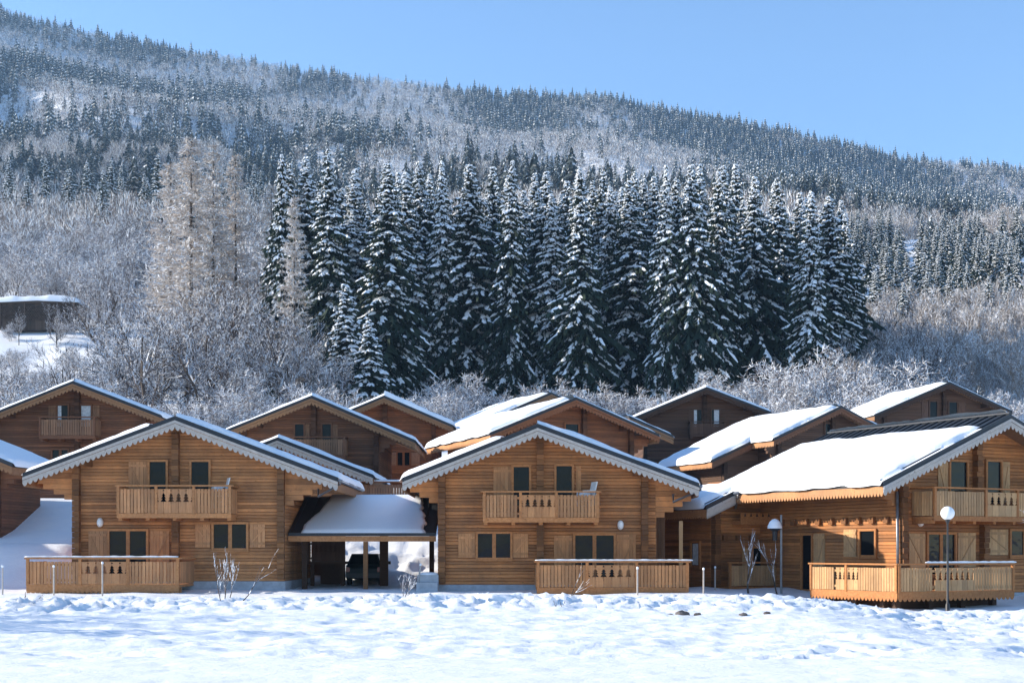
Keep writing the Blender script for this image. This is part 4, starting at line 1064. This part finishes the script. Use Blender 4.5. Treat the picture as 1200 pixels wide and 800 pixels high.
# --- bare broadleaf trees, shrubs, brush
def bare(name, seed, mat_, **k):
    (tv, tf), (cv, cf) = bare_arrays(seed, **k)
    return (npmesh('trunk', tv, tf, None, ['bark'] if mat_ in ('twig', 'hoar') else [mat_]), npmesh('crown', cv, cf, None, [mat_]))
BT = [bare('b', 300+i, 'twig', H=15.0, spread=.52, up=.30, stems=1+i % 2, levels=4, kids=(8, 6, 5, 4), r0=.32, twig=.022) for i in range(4)]
BH = [bare('h', 320+i, 'hoar', H=9.0, spread=.55, up=.22, stems=4, levels=3, kids=(9, 7, 6), r0=.08, twig=.03, droop=.15) for i in range(3)]
BN = [bare('n', 340+i, 'tan', H=12.0, spread=.36, up=.5, stems=3, levels=3, kids=(10, 8, 6), r0=.10, twig=.028) for i in range(3)]
def put(kind, H0, px, pb, ptop, Y, name, label, group, w=1.0):
    x = (px-600)*Y/F_PX; g0 = float(ground(x, Y)); H = CAMZ+(HOR-ptop)*Y/F_PX-g0; s = max(.3, H/H0)
    return tree(name, label, 'tree' if 'shrub' not in name else 'shrub', group, *kind, x, Y, s*w, scz=s)
rr = random.Random(5); rr0 = random.Random(8)
for i in range(64):
    u = rr0.uniform(-.375, -.17); Y = rr0.uniform(228, 345); x = u*Y
    if abs(600+u*F_PX-45) < 75 and Y < 252: continue
    tree('frosted_tree', 'round white frosted tree of the copse on the left slope around the barn', 'tree', 'frosted trees of the left copse', *BH[i % 3], x, Y, rr0.uniform(1.1, 1.9))
for i, (bx_, yy) in enumerate([(12, 227), (74, 226.5)]):
    x = (bx_-600)*yy/F_PX; tree('frosted_shrub', 'small frosted shrub right in front of the barn', 'shrub', 'shrubs in front of the barn', *BH[i % 3], x, yy, .42)
gl = 'bare snowy trees on the left hillside'
for (px, ptop, Y, w, lb) in [(4, 390, 120, .8, 'dark stemmed bare tree at the left border above the gable of the highest left chalet'), (60, 385, 128, 1, 'bare snow laden tree below the hillside barn'), (22, 348, 224, .6, 'thin bare tree in front of the firewood wall of the barn'), (66, 342, 222, .7, 'bare sapling before the right half of the barn'), (30, 330, 240, 1, 'bare frosted tree just behind the left end of the barn'),
        (72, 400, 130, 1, None), (140, 400, 126, .9, None), (105, 420, 116, 1, None), (185, 330, 135, 1.0, 'bare tree with twin dark stems right of the snowy clearing'),
        (212, 300, 146, 1.1, None), (250, 290, 150, 1.1, None), (232, 330, 138, 1.1, 'broad bare tree with snow lined limbs below the larches'), (285, 310, 148, 1.1, None), (300, 340, 138, 1.1, None), (330, 330, 146, 1.1, None),
        (345, 372, 136, 1, None), (272, 380, 130, 1, None), (375, 350, 150, 1, None), (165, 372, 145, 1, None), (150, 300, 200, 1, None), (120, 290, 215, 1, None), (175, 270, 205, 1, None), (200, 262, 215, 1.1, None), (95, 300, 250, 1, None), (60, 300, 260, 1, None), (15, 300, 250, 1, None), (110, 250, 290, 1.2, None), (40, 262, 300, 1.2, None), (140, 240, 310, 1.2, None), (75, 258, 285, 1.2, None), (8, 270, 290, 1.2, None), (165, 235, 320, 1.2, None), (125, 310, 235, 1.1, None), (90, 320, 245, 1.1, None), (310, 300, 160, 1.1, None), (262, 300, 165, 1.1, None), (390, 400, 140, 1, None)]:
    put(BT[rr.randrange(4)], 14.0, px, 0, ptop, Y, 'bare_tree', lb or 'bare snow dusted tree on the hillside left of the spruce stand', gl, w)
for (px, ptop, Y) in [(20, 398, 200), (88, 400, 195), (30, 415, 170), (75, 418, 165), (15, 414, 150), (50, 420, 140), (178, 392, 185), (20, 432, 108), (130, 435, 110), (200, 440, 112), (265, 446, 112), (350, 446, 116), (500, 445, 120), (528, 440, 122), (470, 448, 118), (290, 425, 128), (110, 395, 150), (70, 432, 120), (375, 430, 124), (412, 440, 122)]:
    put(BH[rr.randrange(3)], 8.2, px, 0, ptop, Y, 'frosted_shrub', 'white frosted shrub on the snow behind the left chalets', 'frosted shrubs behind the left chalets', 1.1)
for (px, ptop, Y) in [(560, 428, 142), (600, 436, 140), (640, 424, 143), (690, 430, 141), (735, 436, 140), (525, 425, 143), (815, 432, 128), (838, 425, 132), (868, 418, 132), (900, 408, 134), (930, 400, 138), (962, 396, 140), (925, 430, 124), (985, 405, 136), (1010, 418, 132), (1035, 400, 142), (1048, 430, 126), (885, 440, 120), (960, 432, 124), (1080, 425, 134), (1110, 430, 130), (1000, 440, 120), (775, 440, 130), (1140, 440, 128), (848, 445, 122), (1170, 447, 128)]:
    put(BH[rr.randrange(3)], 8.2, px, 0, ptop, Y, 'frosted_shrub', 'white frosted shrub between the back chalets and the foot of the spruce stand', 'frosted shrubs at the foot of the spruce stand', 1.15)
for (px, ptop, Y, lb) in [(1075, 345, 160, 'round headed dark bare tree right of the spruce stand'), (1020, 370, 155, None), (1050, 355, 170, None), (1100, 385, 150, None), (1000, 350, 175, None), (1030, 330, 185, None)]:
    put(BT[rr.randrange(4)], 14.0, px, 0, ptop, Y, 'bare_tree', lb or 'bare snow dusted tree between the spruces and the right woodland', 'bare trees right of the spruce stand', 1.1)
for i in range(105):
    px = rr.uniform(990, 1300); ptop = 322+rr.uniform(0, 78)+max(0, (1100-px)*.2); Y = 150+(400-ptop)*.95+rr.uniform(-4, 6)+12
    put(BN[rr.randrange(3)], 11.0, px, 0, ptop, Y, 'bare_tree', 'slender tan bare tree of the sunlit right woodland', 'tan bare trees of the right woodland', 1.15)
for i in range(26):
    px = rr.uniform(960, 1300); Y = rr.uniform(392, 425); put(BN[rr.randrange(3)], 11.0, px, 0, 240+rr.uniform(0, 14), Y, 'bare_tree', 'small tan bare tree on the crest above the right spruce belt', 'tan bare trees on the right crest', 1.5)

# --- unseen trees added past the left border to shade hillside, bank and road
for i, (x, Y, k) in enumerate([(-26.5, 33, 1), (-30, 37.5, 2), (-36, 30, 3)]):
    tree('bare_tree', 'unseen bare tree added past the left border to shade the bank and road', 'tree', 'bare trees added past the left border for shade', *BT[k], x, Y, .72)
for i in range(14):
    Y = rr.uniform(100, 200); x = -.375*Y-rr.uniform(5, 60)
    tree('spruce_tree', 'unseen dark spruce added past the left border to shade the hillside', 'tree', 'spruces added past the left border for shade', *SPR[i % 7], x, Y, rr.uniform(.6, .95))
# --- spruce belt on the right shoulder and lone spruces on the lower mountain
MS = []
for i in range(5):
    V, Fc, Mi = spruce_arrays(150+i, 19.0, 2.6, 30, 8, 3, base=.03, snow=.95, fine=.5); MS.append((trunk_mesh('trunk', 19, .2, 0, 60+i), npmesh('crown', V, Fc, Mi, ['needle', 'treesnow'])))
for i in range(142):
    px = rr.uniform(985, 1320); ptop = 250+rr.uniform(-6, 92); Y = 385-(ptop-245)*1.75+rr.uniform(-6, 6)
    x = (px-600)*Y/F_PX; H = CAMZ+(HOR-ptop)*Y/F_PX-float(ground(x, Y)); H = min(max(H, 11), 24)
    tree('spruce_tree', 'white dusted spruce of the belt on the right shoulder above the tan woodland', 'tree', 'spruces of the right belt', *MS[i % 5], x, Y, H/19*1.35, scz=H/19)
lo = 0
for i in range(400):
    u = rr.uniform(-.38, -.15); Y = rr.uniform(420, 720); x = u*Y
    if vn(x/55, Y/80, 77) < .42: continue
    H = rr.uniform(17, 27); lo += 1
    if lo > 60: break
    tree('spruce_tree', 'snow dusted spruce scattered over the lower left mountainside', 'tree', 'spruces of the lower left mountainside', *MS[i % 5], x, Y, H/19, scz=H/19)
for i in range(18):
    u = rr0.uniform(-.36, -.19); Y = rr0.uniform(300, 420); H = rr0.uniform(19, 27)
    tree('spruce_tree', 'white laden spruce rising out of the frosted copse on the left slope', 'tree', 'spruces in the left copse', *MS[i % 5], u*Y, Y, H/19*1.2, scz=H/19)
for i in range(20):
    px = rr.uniform(430, 930); Y = rr.uniform(560, 760); x = (px-600)*Y/F_PX; H = rr.uniform(17, 27)
    tree('spruce_tree', 'pale snow dusted spruce standing out on the slope above the dense stand', 'tree', 'spruces above the dense stand', *MS[i % 5], x, Y, H/19, scz=H/19)

# --- the far wood as one mass
SNOWF = .62
def far_conifer(seed, tiers=7, per=6):
    rg = np.random.default_rng(seed); V = []; Fc = []; Mi = []
    for li in range(tiers):
        t = (li+.2)/tiers; z = t; L = .20*min(1, (1-t)/.7)**.9+.015
        for k in range(per):
            a = 6.28*k/per+rg.uniform(-.5, .5); l = L*rg.uniform(.7, 1.25); wd = rg.uniform(.38, .6)*6/per; dz = rg.uniform(.02, .07)
            p0 = (0, 0, z+1.0/tiers*(1-t*.5)); p1 = (l*math.cos(a-wd), l*math.sin(a-wd), z-dz); p2 = (l*math.cos(a+wd), l*math.sin(a+wd), z-dz+rg.uniform(-.03, .03))
            o = len(V); V += [p0, p1, p2]; Fc.append((o, o+1, o+2)); Mi.append(0)
            if rg.random() < SNOWF:
                j = lambda p, q: tuple(np.array(p)*q+np.array((0, 0, z+1.0/tiers*(1-t*.5)))*(1-q)+np.array((0, 0, .022)))
                o = len(V); V += [j(p0, .35), j(p1, rg.uniform(.35, .75)), j(p2, rg.uniform(.35, .75))]; Fc.append((o, o+1, o+2)); Mi.append(1)
    o = len(V); V += [(0, 0, 1.06), (.03, 0, .85), (-.03, .02, .85)]; Fc.append((o, o+1, o+2)); Mi.append(0)
    return np.array(V), np.array(Fc), np.array(Mi)
def far_broadleaf(seed, n=130, ws=.75):
    rg = np.random.default_rng(seed); V = []; Fc = []; Mi = []
    for k in range(n):
        d = rg.normal(size=3); d /= np.linalg.norm(d); r = rg.random()**.28
        c = np.array((d[0]*.30*r, d[1]*.30*r, .56+d[2]*.40*r)); dr = d*.6+np.array((0, 0, .75))+rg.normal(size=3)*.3; dr /= np.linalg.norm(dr)
        s = np.cross(dr, rg.normal(size=3)); s = s/np.linalg.norm(s)*rg.uniform(.008, .017)*ws; L = rg.uniform(.10, .22)*(.6+.4*ws)
        o = len(V); V += [c-s, c+s, c+dr*L]; Fc.append((o, o+1, o+2)); Mi.append(1 if rg.random() < .36 else 2)
    return np.array(V), np.array(Fc), np.array(Mi)
PC = [far_conifer(400+i) for i in range(6)]+[far_conifer(440+i, 17, 9) for i in range(6)]; PB = [far_broadleaf(420+i) for i in range(6)]+[far_broadleaf(460+i, 560, .30) for i in range(6)]
rg = np.random.default_rng(99)
pts = []
for (y0, y1, c) in ((215, 420, 6.5), (420, 700, 7.0), (700, 1150, 7.0), (1150, 1905, 7.2)):
    ys = np.arange(y0, y1, c)
    for yy in ys:
        xs = np.arange(-.46*yy-20, .46*yy+20, c); n = len(xs)
        pts.append(np.stack([xs+rg.uniform(-1, 1, n)*c, yy+rg.uniform(-1.1, 1.1, n)*c], 1))
P = np.concatenate(pts); X, Y = P[:, 0], P[:, 1]; u = X/Y
keep = np.ones(len(P), bool)
keep &= ~((Y < 240) & (u > -.24) & (u < .27)) & ~((Y < 300) & (u < -.24) & (rg.random(len(P)) < .6)) & ~((Y < 245) & (u <= -.24)) & ~((u < -.14) & (Y > 420) & (Y < 720) & (rg.random(len(P)) < .45))
keep &= ~((Y < 520) & (u >= .20)) & ~((Y < 330) & (u < -.2)) & ~((Y < 420) & (rg.random(len(P)) < .25))
P = P[keep]; X, Y = P[:, 0], P[:, 1]; u = X/Y
Z = ground(X, Y)
pc = .48+1.7*(fbm(X/120+3, Y/200, 61, 3)-.5)*2+np.interp(Y, [300, 600, 900, 1300, 1600, 1850], [-.1, .05, -.22, -.12, .12, .2])+.55*sst(u, .10, .22)-.30*np.exp(-((u+.02)/.1)**2)*(Y > 700)*(Y < 1650)
pc = pc+.30*(u < -.12)*(Y > 430)*(Y < 800)-.2*(u < -.05)*(Y > 850)*(Y < 1150)
isc = (rg.random(len(P)) < np.clip(pc, .06, .96)) & (Y > 470)
VV, FF, MM = [], [], []; off = 0
for kind in (0, 1):
    for pi in range(12):
        sel = np.where((isc == (kind == 0)) & ((np.arange(len(P))*7+3) % 6 == pi % 6) & ((Y < 950) == (pi > 5)))[0]
        V0, F0, M0 = (PC if kind == 0 else PB)[pi]
        n = len(sel); hgt = (np.clip(rg.normal(18, 5.5, n), 7, 31) if kind == 0 else rg.uniform(10, 18, n))*np.interp(Y[sel], [500, 1000, 1900], [1, .86, .74]); wd = hgt*(rg.uniform(.75, 1.1, n) if kind == 0 else rg.uniform(.9, 1.35, n)); a = rg.uniform(0, 6.28, n)
        cs, sn = np.cos(a)[:, None], np.sin(a)[:, None]
        vx = (V0[None, :, 0]*cs-V0[None, :, 1]*sn)*wd[:, None]+X[sel][:, None]; vy = (V0[None, :, 0]*sn+V0[None, :, 1]*cs)*wd[:, None]+Y[sel][:, None]
        vz = V0[None, :, 2]*hgt[:, None]+Z[sel][:, None]-.3
        VV.append(np.stack([vx, vy, vz], -1).reshape(-1, 3)); FF.append((F0[None]+(np.arange(n)*len(V0))[:, None, None]+off).reshape(-1, 3)); MM.append(np.tile(M0, n)); off += n*len(V0)
fo = link('mountain_forest', npmesh('mountain_forest', np.concatenate(VV), np.concatenate(FF), np.concatenate(MM), ['farneedle', 'treesnow', 'fartwig']))
tag(fo, 'snow dusted mixed forest covering the mountainside up to its ridge', None, kind='stuff')

# --- little plants near the path
def sprig(px, py, Y, H, seed, label, lean, stems, mat_='hoar', lv=2, kids=(5, 4), name='bare_shrub', r0=.018, z=None):
    x, y, _ = at(px, py, Y)
    (tv, tf), (cv, cf) = bare_arrays(seed, H=H, spread=.35, up=.5 if stems < 4 else 1.4, stems=stems, levels=lv, kids=kids, r0=r0, twig=.007, wob=.1)
    o = thing(name, label, 'shrub' if 'shrub' in name else 'tree', (x, y, gz(x, y)+(.45 if z is None else z)), 0)
    o.rotation_euler = (0, R(lean), 0)
    link('stem', npmesh('stem', tv, tf, None, ['bark' if lean < 30 else 'twig']), o)
    if len(cv): link('twigs', npmesh('twigs', cv, cf, None, [mat_]), o)
sprig(264, 720, 39.4, 1.75, 501, 'upright shrub of thin stems with snow tufts on the bank before the left chalet', 2, 4, lv=2)
sprig(303, 720, 39.4, 1.9, 502, 'single long twig leaning to the right out of the bank before the left chalet', 48, 1, 'hoar', 1, (4,), r0=.02)
sprig(476, 712, 41, 1.1, 503, 'thin frosted weed on the bank below the carport', 4, 3)
sprig(683, 700, 47, 1.5, 504, 'thin pale twig leaning before the middle chalet terrace', 28, 2, 'hoar', 1, (3,))
sprig(48, 722, 39, .5, 505, 'tiny dark twig in the bank below the leftmost chalet', 30, 2, 'twig', 1, (3,))
sprig(655, 722, 38, .6, 506, 'tiny dry weed in the bank below the middle chalet', -6, 3, 'twig', 1, (3,))
for (px, Y, ht, lb, sd) in ((878, 52.2, 2.35, 'young bare tree with a forked top before the low terrace', 511), (912, 52.6, 2.3, 'young bare tree tied beside the tall hooded pole', 512)):
    sprig(px, 690, Y, ht*1.45, sd, lb, 3, 1, 'hoar', 2, (6, 3), 'young_tree', .05, z=.3)
# bare tree at the right border, its twigs crossing the balcony of the right chalet
(tv, tf), (cv, cf) = bare_arrays(520, H=5.2, spread=.55, up=.25, stems=1, levels=4, kids=(8, 5, 4, 3), r0=.07, twig=.009)
x = (1228-600)*44.0/F_PX
o = thing('bare_tree', 'bare frosted garden tree at the right border, its twigs crossing the right chalet balcony', 'tree', (x, 44.0, gz(x, 44.0)+.3))
link('trunk', npmesh('trunk', tv, tf, None, ['bark']), o); link('crown', npmesh('crown', cv, cf, None, ['hoar']), o)

# ------------------------------------------------------------------ the air over the valley
m = bpy.data.materials.new('haze'); m.use_nodes = True; nt = m.node_tree
nt.nodes.remove(nt.nodes['Principled BSDF'])
pv = nt.nodes.new('ShaderNodeVolumePrincipled'); pv.inputs['Color'].default_value = (.42, .68, 1.0, 1); pv.inputs['Density'].default_value = HAZE
pv.inputs['Anisotropy'].default_value = .2
nt.links.new(pv.outputs[0], nt.nodes['Material Output'].inputs['Volume']); 
M['haze'] = m
q = MB(); q.box(-2300, 2300, -90, 2600, -4, 900); ho = q.build('haze', 'haze'); ho['kind'] = 'stuff'; ho['label'] = 'thin blue winter air over the valley'
